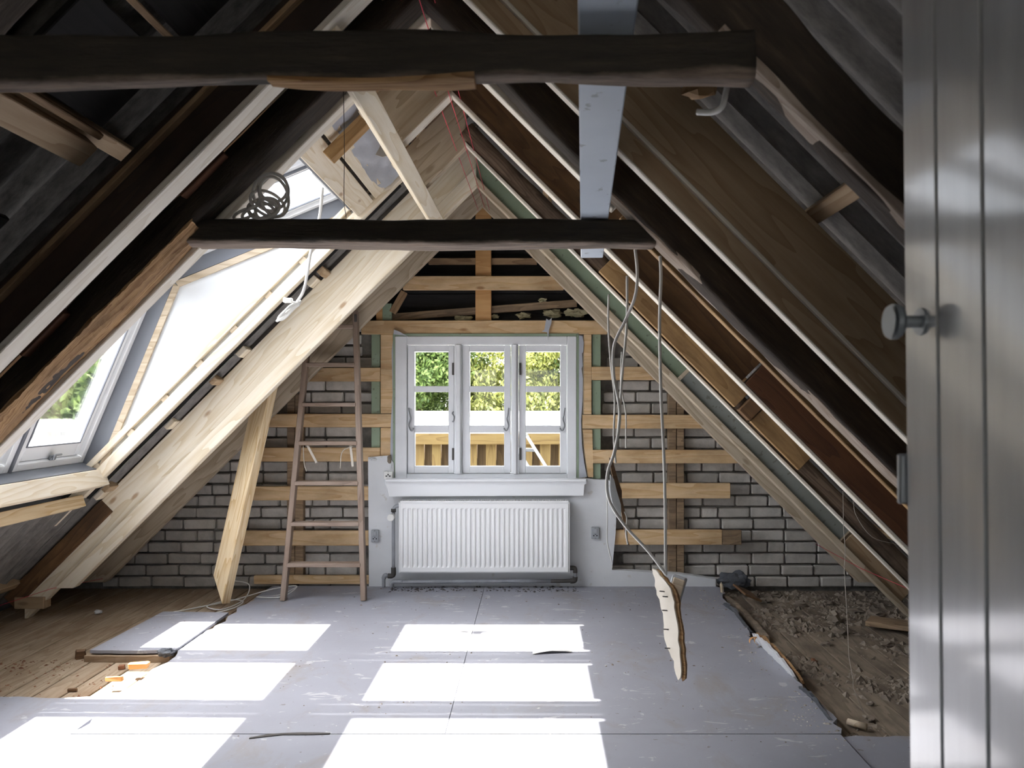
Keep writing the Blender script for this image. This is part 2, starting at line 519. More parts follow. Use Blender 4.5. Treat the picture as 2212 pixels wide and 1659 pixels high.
FP = []
jag_poly('floor_panel', [(-1.84, 3.172), (-.352, 3.172), (-.352, 5.68), (-1.83, 5.68)], -.028, 0, M_['floor'], fl, (3,), .035)
jag_poly('floor_panel', [(-.349, 3.172), (1.20, 3.172), (1.26, 5.68), (-.349, 5.68)], -.028, 0, M_['floor'], fl, (1,), .045)
jag_poly('floor_panel', [(-1.815, .18), (1.19, .18), (1.195, 3.166), (-1.815, 3.166)], -.028, 0, M_['floor'], fl, (), .006)
jag_poly('floor_panel', [(-3.4, .18), (-1.817, .18), (-1.817, 3.56), (-3.4, 3.60)], -.029, -.0005, M_['floor'], fl, (2,), .02)
jag_poly('floor_panel', [(1.205, .18), (2.7, .18), (2.7, 3.14), (1.21, 3.17)], -.05, -.012, M_['floor'], fl, (2,), .02)
x = -3.42
while x < -1.80:
    w = random.uniform(.115, .135)
    o = beam('floor_board', (x + w / 2, 3.5, -.0725 + random.uniform(-.002, .002)), (x + w / 2, 5.79, -.0725), w - .006, .055, M_['plank_floor'], fl); x += w
x = 1.16
while x < 2.72:
    w = random.uniform(.125, .15)
    o = beam('floor_board', (x + w / 2, 3.05, -.085 + random.uniform(-.003, .003)), (x + w / 2, 5.79, -.085), w - .006, .05, M_['plank_dirty'], fl); x += w
def ceiling_root(name, loc):
    o = empty(name, loc); tag(o, kind='structure'); return o
ceL = ceiling_root('ceiling_left', (-1.9, 3, 1.4)); ceR = ceiling_root('ceiling_right', (1.2, 3, 1.4))

def sheet(side, xa, xb, y0, y1, k, mat, parent, amp=.021, pitch=.13, torn=0.0, thick=.006):
    zf = zl if side == 'L' else zr
    A = Vector((xa, 0, zf(k, xa))); B = Vector((xb, 0, zf(k, xb)))
    d = (B - A); L = d.length; d.normalize()
    nrm = Vector((-1, 0, 1)).normalized() if side == 'L' else Vector((1, 0, 1)).normalized()
    ny = max(8, int((y1 - y0) / pitch * 10)); nx = max(2, int(L / .12))
    M = Matrix.Translation((A + B) / 2 + Vector((0, (y0 + y1) / 2, 0))) @ Matrix((d, nrm.cross(d), nrm)).transposed().to_4x4()
    sgn = (M.to_3x3() @ Vector((0, 1, 0))).y
    vs = []
    for s in (0, 1):
        for i in range(nx + 1):
            for j in range(ny + 1):
                y = y0 + (y1 - y0) * j / ny
                xx = -L / 2 + L * i / nx
                if torn and (i == 0 or i == nx):
                    xx += noise.noise(Vector((y * 5, i, k * 9))) * torn
                yy = y - (y0 + y1) / 2
                if torn and (j == 0 or j == ny):
                    yy += noise.noise(Vector((xx * 6, j, k * 5))) * torn * .6
                z = amp * math.cos(2 * math.pi * y / pitch) + s * thick
                vs.append((xx, yy * sgn, z))
    N = (nx + 1) * (ny + 1); fs = []
    for s in (0, 1):
        for i in range(nx):
            for j in range(ny):
                a = s * N + i * (ny + 1) + j
                fs.append((a, a + 1, a + ny + 2, a + ny + 1) if s == 0 else (a + ny + 1, a + ny + 2, a + 1, a))
    for i in range(nx):
        for j in (0, ny):
            a = i * (ny + 1) + j; b = (i + 1) * (ny + 1) + j
            fs.append((a, b, b + N, a + N))
    for j in range(ny):
        for i in (0, nx):
            a = i * (ny + 1) + j; b = a + 1
            fs.append((a, b, b + N, a + N))
    return mesh_obj('corrugated_sheet', vs, fs, mat, parent, M, True)

KLs, KRs = 2.13, 1.41
yy = -1.65
Yseg = []
while yy < 6.05:
    Yseg.append((yy, min(yy + .935, 6.12))); yy += .91
for i, (a, b) in enumerate(Yseg):
    sheet('R', XR, 1.22, a, b, KRs + .012 * (i % 2), M_['sheet'], ceR)
    sheet('R', 1.12, 2.90, a, b, KRs - .03 + .012 * (i % 2), M_['sheet'], ceR)
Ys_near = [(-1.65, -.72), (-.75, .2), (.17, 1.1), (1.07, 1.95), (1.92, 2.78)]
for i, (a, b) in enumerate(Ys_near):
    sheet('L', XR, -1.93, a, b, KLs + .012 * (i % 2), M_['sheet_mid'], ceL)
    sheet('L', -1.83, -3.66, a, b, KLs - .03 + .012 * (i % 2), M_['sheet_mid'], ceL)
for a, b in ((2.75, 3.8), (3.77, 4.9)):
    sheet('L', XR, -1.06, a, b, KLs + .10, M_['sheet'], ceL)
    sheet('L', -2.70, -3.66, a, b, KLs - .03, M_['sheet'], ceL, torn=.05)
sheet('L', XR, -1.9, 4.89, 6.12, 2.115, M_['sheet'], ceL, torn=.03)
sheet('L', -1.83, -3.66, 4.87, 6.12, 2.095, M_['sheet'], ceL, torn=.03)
za = zl(KLs + .07, XR)
prism('ridge_cap', [(XR - .32, za - .30), (XR, za + .04), (XR + .32, za - .30), (XR + .32, za - .27), (XR, za + .08), (XR - .32, za - .27)], -1.7, 6.15, M_['sheet_dark'], ceR)
# roofing battens along the ridge direction carry the sheets
for x in (.08, .82, 1.56, 2.2):
    k = KRs - .05
    beam('batten', (x, -1.6, zr(k, x)), (x, 5.95, zr(k, x)), .05, .04, M_['pine_dull'], ceR, up=Vector((1, 0, 1)))
for x in (-.62, -1.29, -1.95, -2.6, -3.2):
    k = KLs - .065
    rngs = [(-1.6, 2.74), (4.9, 5.95)] if -2.62 < x < -1.0 else [(-1.6, 5.95)]
    for a, b in rngs:
        beam('batten', (x, a, zl(k, x)), (x, b, zl(k, x)), .05, .045, M_['pine_dull'] if x != -1.29 else M_['pine_dull'], ceL, up=Vector((-1, 0, 1)))

# back of the attic: partition opened to bare studs to let light past, with the camera's doorway, and the landing behind it
wb = empty('wall_back', (0, .1, 0)); tag(wb, kind='structure')
tk = .28
def wallpoly(name, pts, y0, y1, mat, parent): return prism(name, pts, y0, y1, mat, parent)
zap = zl(KLs + .06, XR)
for x in (-2.4, -1.75, -1.1, -.50, .55, 1.15, 1.7):
    box('stud', (x - .035, .05, -.05), (x + .035, .13, min(zl(2.0, x), zr(1.28, x))), M_['pine_dull'], wb)
box('door_head', (-.465, .05, 1.93), (.515, .13, 2.0), M_['pine_dull'], wb)
LX0, LX1, LZ0, LZ1 = -1.05, .45, .75, 1.85
for pts in ([(-3.9, -.3), (LX0, -.3), (LX0, zl(2.2, LX0)), (-3.9, -.25)], [(LX1, -.3), (3.1, -.3), (3.1, -.2), (LX1, zr(1.48, LX1))],
            [(LX0, -.3), (LX1, -.3), (LX1, LZ0), (LX0, LZ0)], [(LX0, LZ1), (LX1, LZ1), (LX1, zr(1.48, LX1)), (XR, zap + .1), (LX0, zl(2.2, LX0))]):
    wallpoly('landing_wall', pts, -1.75, -1.62, M_['plaster'], wb)
w8 = empty('window_8', ((LX0 + LX1) / 2, -1.68, LZ0)); tag(w8, 'white window of the landing behind the camera', kind='structure')  # unseen window inferred from lit rafter fronts, added to light them
for lo, hi in (((LX0, -1.72, LZ0), (LX0 + .07, -1.65, LZ1)), ((LX1 - .07, -1.72, LZ0), (LX1, -1.65, LZ1)), ((-.335, -1.72, LZ0), (-.265, -1.65, LZ1)),
               ((LX0 + .07, -1.72, LZ0), (LX1 - .07, -1.65, LZ0 + .07)), ((LX0 + .07, -1.72, LZ1 - .07), (LX1 - .07, -1.65, LZ1))):
    box('frame', lo, hi, M_['white_old'], w8)
box('pane', (LX0 + .06, -1.69, LZ0 + .06), (LX1 - .06, -1.685, LZ1 - .06), M_['glass'], w8, 0)

# gable wall with bricks, dark boarding at the top and the opening for the window
YB = 5.80
wg = empty('wall_gable', (XR, YB, 0)); tag(wg, kind='structure')
wa = W(851, 721, 5.665); wz = W(1249, 1034, 5.665)
wx0, wx1, wz0, wz1 = wa.x, wz.x, wz.z, wa.z
def roofz(x, e=0): return min(zl(2.12, x), zr(1.42, x)) + e
G0 = YB + .02
prism('mortar_bed', [(-3.7, -.3), (wx0, -.3), (wx0, roofz(wx0, .06)), (-3.7, roofz(-3.7, .06))], G0, G0 + .25, M_['mortar'], wg)
prism('mortar_bed', [(wx1, -.3), (2.95, -.3), (2.95, roofz(2.95, .06)), (wx1, roofz(wx1, .06))], G0, G0 + .25, M_['mortar'], wg)
prism('mortar_bed', [(wx0, -.3), (wx1, -.3), (wx1, wz0), (wx0, wz0)], G0, G0 + .25, M_['mortar'], wg)
prism('mortar_bed', [(wx0, wz1), (wx1, wz1), (wx1, roofz(wx1, .06)), (XR, roofz(XR, .1)), (wx0, roofz(wx0, .06))], G0, G0 + .25, M_['mortar'], wg)

brick_meshes = []
for q in range(6):
    bm = bmesh.new()
    r = bmesh.ops.create_cube(bm, size=1.0)
    for v in bm.verts: v.co = Vector((v.co.x * .220, v.co.y * .06, v.co.z * .068))
    bmesh.ops.bevel(bm, geom=bm.edges[:], offset=.006, segments=1, affect='EDGES')
    for v in bm.verts:
        v.co += Vector((random.uniform(-1, 1) * .003, random.uniform(-1, 1) * .003, random.uniform(-1, 1) * .0025))
    me = bpy.data.meshes.new('brick'); bm.to_mesh(me); bm.free(); me.materials.append(M_['brick'])
    brick_meshes.append(me)
nb = 0
row = 0; z = -.03
while z < 1.80:
    x = -3.1 + (.116 if row % 2 else 0) + random.uniform(-.02, .02)
    while x < 2.45:
        wlen = .220 if random.random() > .12 else .108
        cx = x + wlen / 2
        inside = zl(1.86, cx) > z and zr(1.16, cx) > z
        hid = (-1.16 < cx < .52 and z < 1.72)
        hid = hid or (-.98 < cx < .29 and z > .8)
        if inside and not hid:
            o = bpy.data.objects.new('brick', random.choice(brick_meshes))
            M = Matrix.Translation((cx, YB + .012 + random.uniform(-.007, .007), z + .035)) @ Matrix.Rotation(random.uniform(-.012, .012), 4, 'Y') @ Matrix.Diagonal((wlen / .22, 1, 1, 1))
            link(o, M, wg); nb += 1
        x += wlen + .012
    z += .0825; row += 1
print('bricks', nb)

# tarred boards closing the gable above the window
zt = 1.78
while zt < 2.95:
    xa = max(zt - H - 2.0, -2.5); xb = min(H + 1.3 - zt, 2)
    if xb - xa > .2:
        box('gable_board', (xa, YB - .022, zt), (xb, YB + .01, zt + .138), M_['tar'], wg, .003)
    zt += .142

Yf, Yk = 5.68, 5.72
def bat(x0, y0, x1, y1, mat='batten', yf=Yf, yk=Yk): return rectbox('batten', x0, y0, x1, y1, yf, yk, M_[mat], wg, .003)
bat(780, 692, 1312, 722); bat(870, 596, 1218, 626); bat(925, 557, 1160, 571, 'batten_dark', 5.73, 5.76)
for (x0, y0, x1, y1) in ((1278, 792, 1430, 821), (1258, 896, 1520, 926), (1280, 972, 1600, 1001), (1336, 1044, 1578, 1077), (1326, 1145, 1560, 1177)):
    bat(x0, y0, x1, y1)
bat(1560, 1146, 1602, 1177, 'oldpost', 5.683)
for (x0, y0, x1, y1) in ((640, 794, 821, 824), (575, 894, 846, 923), (545, 967, 821, 997), (535, 1051, 796, 1081), (515, 1147, 796, 1179), (548, 1244, 797, 1262)):
    bat(x0, y0, x1, y1)
def stud(x0, y0, x1, y1, mat, yf=5.682, yk=5.765): return rectbox('stud', x0, y0, x1, y1, yf, yk, M_[mat], wg, .003)
stud(1027, 440, 1061, 596, 'orange', 5.70); stud(1027, 626, 1061, 692, 'orange', 5.70)
stud(822, 722, 850, 893, 'batten'); stud(822, 924, 850, 990, 'batten')
stud(1261, 722, 1278, 895, 'batten'); 
pw = [W(px, py, 5.682) for px, py in ((1259, 928), (1280, 928), (1282, 1031), (1271, 1031), (1264, 985))]
prism('stud', [(p.x, p.z) for p in pw], 5.682, 5.765, M_['batten'], wg, bev=.002)
for (y0, y1) in ((655, 692), (722, 794), (824, 894), (923, 967)):
    stud(802 if y0 > 700 else 826, y0, 821 if y0 > 700 else 846, y1, 'green', 5.70)
stud(812, 660, 826, 692, 'orange', 5.70)
for (y0, y1) in ((722, 792), (821, 896), (926, 972), (1001, 1034)):
    stud(1279, y0, 1298, y1, 'green', 5.70)
stud(1444, 850, 1461, 1240, 'oldpost', 5.725, 5.785); stud(1462, 850, 1478, 1240, 'oldpost', 5.728, 5.785)
stud(620, 850, 636, 1245, 'oldpost', 5.725, 5.785); stud(637, 850, 655, 1245, 'oldpost', 5.729, 5.785)
ob = beam('batten', W(842, 686, 5.75), W(1246, 655, 5.75), .04, .052, M_['oldpost'], wg)
beam('batten', W(848, 676, 5.71), W(874, 630, 5.71), .03, .05, M_['batten_dark'], wg)

# plastered lower part of the gable wall around the radiator
pl = [(795, 988), (838, 984), (850, 1000), (851, 1036), (1246, 1036), (1250, 1034), (1312, 1037), (1334, 1042), (1330, 1150), (1322, 1231), (1400, 1236), (1470, 1240), (1546, 1251), (1546, 1267), (797, 1267)]
pp = [W(a, b, 5.66) for a, b in pl]
prism('plaster_panel', [(p.x, max(p.z, .0)) for p in pp], 5.66, 5.725, M_['plaster'], wg)
for a, b, d in ((1012, 989, 8),):
    pass
# torn wallpaper and foam left beside the frame
def lump(name, c, s, mat, parent=None, seed=0, sub=2, amp=.35, M=None):
    bm = bmesh.new()
    bmesh.ops.create_icosphere(bm, subdivisions=sub, radius=1.0)
    for v in bm.verts:
        f = 1 + noise.noise(v.co * 1.6 + Vector((seed * 5.3, seed, 0))) * amp + noise.noise(v.co * 4 + Vector((0, seed * 3.1, 0))) * amp * .4
        v.co = Vector((v.co.x * s[0] * f, v.co.y * s[1] * f, v.co.z * s[2] * f))
    m = Matrix.Translation(c)
    if M is not None: m = m @ M
    return bm_obj(name, bm, mat, parent, m)
for i, (px, py, sx, sz) in enumerate(((842, 992, .016, .03), (845, 1008, .012, .025), (806, 992, .03, .012))):
    lump('torn_plaster', W(px, py, 5.66), (sx, .012, sz), M_['plaster' if i else 'rubble'], wg, i, 2, .6)

# ------------------------------------------------------------------ gable window
w1 = empty('window_1', ((wx0 + wx1) / 2, 5.70, wz0)); tag(w1, 'white three-casement window with small panes above the radiator', kind='structure')
def bars(name, rects, Yf_, Yb_, mat, parent, bev=.003):
    bm = bmesh.new()
    o0 = None
    for (x0, y0, x1, y1) in rects:
        a = W(x0, y1, 5.70); b = W(x1, y0, 5.70)
        c = ((a.x + b.x) / 2, (Yf_ + Yb_) / 2, (a.z + b.z) / 2)
        if o0 is None: o0 = Vector(c)
        add_box(bm, Vector(c) - o0, (b.x - a.x, Yb_ - Yf_, b.z - a.z), bev=bev)
    return bm_obj(name, bm, mat, parent, Matrix.Translation(o0))
bars('frame', [(855, 727, 880, 1033), (1225, 727, 1245, 1033), (880, 727, 1225, 745), (880, 1023, 1225, 1033), (982, 745, 998, 1023), (1104, 745, 1120, 1023)], 5.668, 5.80, M_['white_old'], w1, .004)
bars('frame_moulding', [(986, 745, 996, 1023), (1108, 745, 1116, 1023)], 5.650, 5.668, M_['white_old'], w1, .004)
bars('sealing_strip', [(850, 721, 855, 1034), (1245, 721, 1250, 1034), (855, 721, 1245, 727)], 5.672, 5.78, M_['green'], w1, .002)
sash_x = [(881, 981, 896, 969), (999, 1103, 1015, 1089), (1121, 1224, 1136, 1210)]
for i, (a, b, g0, g1) in enumerate(sash_x):
    rows = [(760, 834), (847, 919), (934, 1007)]
    s = bars('sash', [(a, 746, g0, 1022), (g1, 746, b, 1022), (g0, 746, g1, 760), (g0, 834, g1, 847), (g0, 919, g1, 934), (g0, 1007, g1, 1022)], 5.686, 5.745, M_['white_old'], w1, .003)
    for (y0, y1) in rows:
        p0 = W(g0 - 1, y1 + 1, 5.70); p1 = W(g1 + 1, y0 - 1, 5.70)
        box('pane', (p0.x, 5.72, p0.z), (p1.x, 5.724, p1.z), M_['glass'], s, 0)
    hx = (b - 2.5) if i == 0 else (a + 3)
    if i != 1:
        for y in (797, 981):
            rectbox('hinge', hx - 2.2, y - 13, hx + 2.2, y + 13, 5.672, 5.690, M_['iron'], s, .002)
    # curved casement stay
    if i == 0: sx, d = a + 2, 1
    else: sx, d = b - 4, -1
    pts = [W(sx + d * u, v, 5.668) for u, v in ((0, 881), (1, 888), (3 if d > 0 else 2, 897), (4, 905), (1, 915), (1, 922), (5, 930), (9, 928), (10, 924))]
    tube('stay_handle', pts, .0055, M_['metal'], s, 7, 5)
tube('stay_handle', [W(980, 889, 5.668), W(977, 893, 5.664), W(981, 900, 5.664), W(980, 909, 5.666), W(977, 911, 5.668)], .005, M_['metal'], w1, 6, 5)
# profiled sill board
sp_ = [W(px, py, 5.62) for px, py in ((832, 1036), (1267, 1036), (1267, 1045), (1263, 1047), (1261, 1071), (840, 1073), (834, 1049), (832, 1046))]
prism('window_sill', [(p.x, p.z) for p in sp_], 5.615, 5.70, M_['white'], w1, bev=.003)
a = W(832, 1041, 5.59); b = W(1267, 1035, 5.59)
box('window_sill', (a.x, 5.585, a.z), (b.x, 5.72, b.z), M_['white'], w1, .004)
# ragged edge of the vapour membrane round the frame
def ribbon(name, outline, Yp, mat, parent, t=.003):
    pts = [W(x, y, Yp) for x, y in outline]
    return prism(name, [(p.x, p.z) for p in pts], Yp, Yp + t, mat, parent)
ribbon('membrane', [(1249, 724), (1258, 726), (1261, 740), (1260, 760), (1257, 764), (1259, 790), (1256, 796), (1259, 818), (1258, 870), (1255, 910), (1257, 960), (1262, 1000), (1268, 1030), (1250, 1032)], 5.674, M_['foil'], w1)
ribbon('membrane', [(850, 724), (846, 760), (848, 850), (844, 920), (843, 985), (850, 1000)], 5.674, M_['foil'], w1)
ribbon('membrane', [(1170, 716), (1176, 712), (1180, 688), (1186, 692), (1192, 686), (1191, 698), (1186, 712), (1184, 736), (1182, 718)], 5.66, M_['foil'], w1)
ribbon('membrane', [(850, 722), (851, 712), (862, 716), (884, 728), (870, 724)], 5.66, M_['foil'], w1)

# ------------------------------------------------------------------ glazed roof bay on the left slope
DY0, DY1 = 2.775, 4.845
def xz(p): return (p[0], p[1] + H)
LOo, LOk = (-2.705, -.375), (-2.235, .735)        # lower windows: outer line bottom, top
UPk, UPt = (-2.185, .785), (-1.10, 1.235)        # upper windows: outer line bottom, top
bay = empty('trim_1', (-2.1, DY1, H)); tag(bay, 'timber and white board lining of the glazed roof bay', kind='structure')
for Y0, Y1 in ((DY1, DY1 + .02), (DY0 - .02, DY0)):
    prism('cheek_panel', [xz(p) for p in ((-2.66, -.50), (-2.74, -.36), (-2.26, .80), (-1.10, 1.28), (-.98, 1.22))], Y0, Y1, M_['cheek'], bay)
def strip_on_cheek(name, a, b, c, d, Ya, Yb, mat): prism(name, [xz(p) for p in (a, b, c, d)], Ya, Yb, M_[mat], bay)
LI = (-2.605, -.415); KI = (-2.145, .70); UI = (-1.105, 1.125)
strip_on_cheek('lining_strip', LOo, LOk, (KI[0] - .01, KI[1] - .01), LI, DY1 - .012, DY1 - .001, 'lining')
strip_on_cheek('lining_strip', UPk, UPt, UI, (KI[0] + .01, KI[1] + .01), DY1 - .012, DY1 - .001, 'lining')
strip_on_cheek('edge_batten', LI, (KI[0] - .006, KI[1] - .01), (KI[0] + .024, KI[1] - .03), (LI[0] + .035, LI[1] - .01), DY1 - .016, DY1 - .001, 'pine_grey')
strip_on_cheek('edge_batten', KI, UI, (UI[0] + .02, UI[1] - .03), (KI[0] + .024, KI[1] - .03), DY1 - .016, DY1 - .001, 'pine_grey')
# linings that run along the bay
def along(name, pts, mat, y0=DY0, y1=DY1 - .014): return prism(name, [xz(p) for p in pts], y0, y1, M_[mat], bay)
along('bottom_lining', [LOo, LI, (LI[0] - .006, LI[1] - .012), (LOo[0] - .006, LOo[1] - .012)], 'lining')
along('top_lining', [UPt, UI, (UI[0] + .012, UI[1] + .004), (UPt[0] + .012, UPt[1] + .004)], 'lining')
beam('meeting_beam', (-2.165, DY0, .735 + H), (-2.165, DY1 - .016, .735 + H), .045, .05, M_['pine'], bay, up=Vector((-.7, 0, 1)))
along('kink_lining', [(-2.235, .735), (-2.155, .70), (-2.16, .69), (-2.24, .722)], 'lining')
along('kink_lining', [(-2.185, .785), (-2.145, .715), (-2.133, .72), (-2.172, .79)], 'lining')
along('roof_flashing', [(-1.14, 1.275), (-.78, 1.50), (-.78, 1.47), (-1.10, 1.24)], 'lining', DY0 - .03, DY1 + .05)
along('roof_flashing', [(-2.73, -.36), (-3.0, -.76), (-2.98, -.79), (-2.70, -.39)], 'lining', DY0 - .03, DY1 + .05)
along('roof_flashing', [(-2.30, .78), (-2.25, .73), (-2.18, .80), (-2.21, .87)], 'lining', DY0 - .03, DY1 + .05)
beam('sill_beam', (-2.60, 2.0, -.475 + H), (-2.60, DY1 + .02, -.475 + H), .07, .10, M_['pine'], bay, up=Vector((-.35, 0, 1)))
beam('sill_beam', (-2.66, 2.0, -.60 + H), (-2.66, DY1 - .1, -.60 + H), .05, .07, M_['pine2'], bay, up=Vector((-.35, 0, 1)))
# doubled pale boards along the far cheek with packing blocks between them
rafter('cheek_board', 'L', DY1 - .035, DY1 + .03, 2.225, 2.275, -.80, -2.70, M_['pine'], bay, 'square', 'square')
rafter('cheek_board', 'L', DY1 - .03, DY1 + .03, 2.10, 2.19, -.76, -2.86, M_['pine'], bay, 'square', 'square')
for q in range(8):
    x = -1.15 - q * .205
    rafter('packing_block', 'L', DY1 - .026, DY1 + .03, 2.188, 2.227, x, x - .035, M_['pine_grey'], bay, 'square', 'square')
rafter('cheek_back', 'L', DY1 + .022, DY1 + .034, 2.08, 2.30, -.80, -2.8, M_['black'], bay, 'square', 'square')
rafter('cheek_board', 'L', DY0 - .03, DY0 + .0, 2.06, 2.27, -.80, -2.8, M_['brown'], bay, 'square', 'square')
rafter('roof_flashing', 'L', DY1 + .024, DY1 + .25, 2.166, 2.18, -.70, -2.95, M_['lining'], bay, 'square', 'square', 0)
# boards, foil and a rafter stub on the slope above the windows
def slope_board(name, x0, x1, k, mat, y0=2.86, y1=4.86, t=.02):
    return rafter(name, 'L', y0, y1, k, k + t * 1.414, x0, x1, mat, bay, 'square', 'square', .002)
def slope_y(name, x0, x1, k, mat, y0=2.80, y1=DY1 - .03, t=.022):
    c0 = Vector(((x0 + x1) / 2, y0, zl(k, (x0 + x1) / 2))); c1 = Vector((c0.x, y1, c0.z))
    return beam(name, c0, c1, abs(x1 - x0) * 1.414, t, mat, bay, up=Vector((-1, 0, 1)))
slope_y('sheathing_board', -1.058, -.965, 2.15, M_['pine'])
slope_y('sheathing_board', -.952, -.895, 2.15, M_['pine'])
slope_y('old_sheathing', -.775, -.70, 2.11, M_['tan'])
slope_y('old_sheathing', -.69, -.40, 2.12, M_['brown'])
# crumpled underlay foil
vs, fs = [], []
nu, nv = 40, 8
for i in range(nu + 1):
    for j in range(nv + 1):
        x = -.905 + (.13) * j / nv; y = 2.82 + (DY1 - .04 - 2.82) * i / nu
        k = 2.135 - .05 * abs(noise.noise(Vector((x * 9, y * 3.5, 0)))) - .02 * noise.noise(Vector((x * 22, y * 11, 3)))
        vs.append((x, y, zl(k, x)))
for i in range(nu):
    for j in range(nv):
        a = i * (nv + 1) + j
        fs.append((a, a + 1, a + nv + 2, a + nv + 1))
mesh_obj('underlay_foil', vs, fs, M_['foil'], bay, None, True)

def ring(bm, u0, v0, u1, v1, wl_, wr_, wb_, wt_, n0, n1, bev=.003):
    """rectangular frame in local (u,v,n)"""
    for (a, b, c, d) in ((u0, v0, u0 + wl_, v1), (u1 - wr_, v0, u1, v1), (u0 + wl_, v0, u1 - wr_, v0 + wb_), (u0 + wl_, v1 - wt_, u1 - wr_, v1)):
        add_box(bm, ((a + c) / 2, (b + d) / 2, (n0 + n1) / 2), (c - a, d - b, n1 - n0), bev=bev)

wno = 2
lowdesc = ['far', 'middle', 'near']
for row_, (P0, P1, g0, g1) in enumerate(((LOo, LOk, .13, 1.12), (UPk, UPt, .206, 1.109))):
    p0 = Vector((P0[0], 0, P0[1] + H)); p1 = Vector((P1[0], 0, P1[1] + H))
    L = (p1 - p0).length
    vdir = (p1 - p0).normalized(); udir = Vector((0, -1, 0)); n = udir.cross(vdir)   # n points outwards
    if n.x > 0: n = -n; udir = -udir
    B = Matrix((udir, vdir, udir.cross(vdir))).transposed().to_4x4()
    for ci, yc in enumerate((4.4975, 3.805, 3.1125)):
        M = Matrix.Translation((p0.x, yc, p0.z)) @ B
        win = bpy.data.objects.new('window_%d' % wno, None); wno += 1
        win.empty_display_size = .05
        link(win, M)
        tag(win, '%s white roof window of the %s row in the glazed bay' % (('farthest', 'middle', 'nearest')[ci], ('steep lower', 'flat upper')[row_]), kind='structure')
        hw = .337
        bm = bmesh.new(); ring(bm, -hw, 0, hw, L, .042, .042, .042, .045, -.01, .085)
        fr = bm_obj('frame', bm, M_['white'], win, M)
        bm = bmesh.new(); ring(bm, -hw + .044, .044, hw - .044, L - .047, hw - .044 - .247, hw - .044 - .247, g0 - .044, L - .047 - g1, .012, .07)
        sa = bm_obj('sash', bm, M_['white'], win, M)
        bm = bmesh.new(); add_box(bm, (0, (g0 + g1) / 2, .05), (.5, g1 - g0 + .006, .006))
        bm_obj('pane', bm, M_['glass'], sa, M)
        bm = bmesh.new(); ring(bm, -.252, g0 - .006, .252, g1 + .006, .008, .008, .008, .008, .006, .016, .001)
        bm_obj('glazing_bead', bm, M_['lining'], sa, M)
        # ventilation flap bar at the head, latch at the foot
        bm = bmesh.new()
        add_box(bm, (0, L - .075, -.012), (.46, .03, .014), bev=.004)
        for sx in (-.2, .2): add_box(bm, (sx, L - .075, .002), (.03, .03, .024), bev=.003)
        bm_obj('flap_bar', bm, M_['white'], sa, M)
        if row_ == 0:
            bm = bmesh.new()
            add_box(bm, (0, .058, -.006), (.045, .03, .02), bev=.004)
            add_box(bm, (-.006, .082, -.026), (.07, .012, .01), bev=.003)
            add_box(bm, (.026, .068, -.026), (.012, .03, .01), bev=.003)
            bm_obj('latch', bm, M_['alu'], sa, M)
    Mz = Matrix.Translation((p0.x, 4.8398, p0.z)) @ B
    bm = bmesh.new(); add_box(bm, (0, L / 2, .03), (.0100, L + .06, .11))
    bm_obj('coupling_strip', bm, M_['lining'], bay, Mz)
    for yc in (4.4975 - .346, 3.805 - .346):
        M = Matrix.Translation((p0.x, yc, p0.z)) @ B
        bm = bmesh.new(); add_box(bm, (0, L / 2, .03), (.017, L, .1), bev=.002)
        bm_obj('coupling_strip', bm, M_['lining'], bay, M)

# ------------------------------------------------------------------ rafters
def T(o, label, cat='rafter', group=None): return tag(o, label, cat, group)
# pair beside the gable
o = rafter('rafter', 'L', 5.52, 5.58, KL, KL + .30, XR, -2.9, M_['pine_grey'], end=.06)
T(o, 'grained pine rafter leaning against the brick gable, left slope')
o = rafter('rafter', 'R', 5.52, 5.58, KR, KR + .30, XR, 2.2, M_['pine_grey'], end=.06)
T(o, 'greyish pine rafter against the brick gable, right slope')
# second pair
o = rafter('rafter', 'L', 5.00, 5.06, KL + .10, KL + .374, XR, -3.15, M_['pine'], end='plumb')
T(o, 'big bright pine rafter running down left of the ladder')
rafter('furring_board', 'L', 4.985, 5.055, KL, KL + .115, XR, -2.8, M_['pine'], o, end=.145)
rafter('end_board', 'L', 4.99, 5.0, KL + .23, KL + .374, -2.60, -3.2, M_['brown'], o, 'square', 'square')
box('packing_block', (-3.2, 4.98, .02), (-3.02, 5.06, .09), M_['pine_dull'], o)
for xx in (-1.32, -1.75, -2.19, -2.62):
    rafter('sheet_batten', 'L', 4.93, 5.04, KL + .376, KL + .425, xx, xx - .05, M_['pine'], o, 'square', 'square')
o = rafter('rafter', 'R', 5.00, 5.05, KR + .05, KR + .29, XR, .88, M_['green'], end='square')
T(o, 'green-painted old board rafter on the right slope beside the gable')
rafter('furring_strip', 'R', 4.98, 5.05, KR, KR + .052, XR, 2.3, M_['pine_grey'], o, end='square')
rafter('grey_board', 'R', 5.00, 5.05, KR + .05, KR + .29, .90, 1.88, M_['greygreen'], o, 'square', 'square')
rafter('tan_board', 'R', 5.00, 5.05, KR + .05, KR + .29, 1.90, 2.26, M_['pine_dull'], o, 'square', 'square')
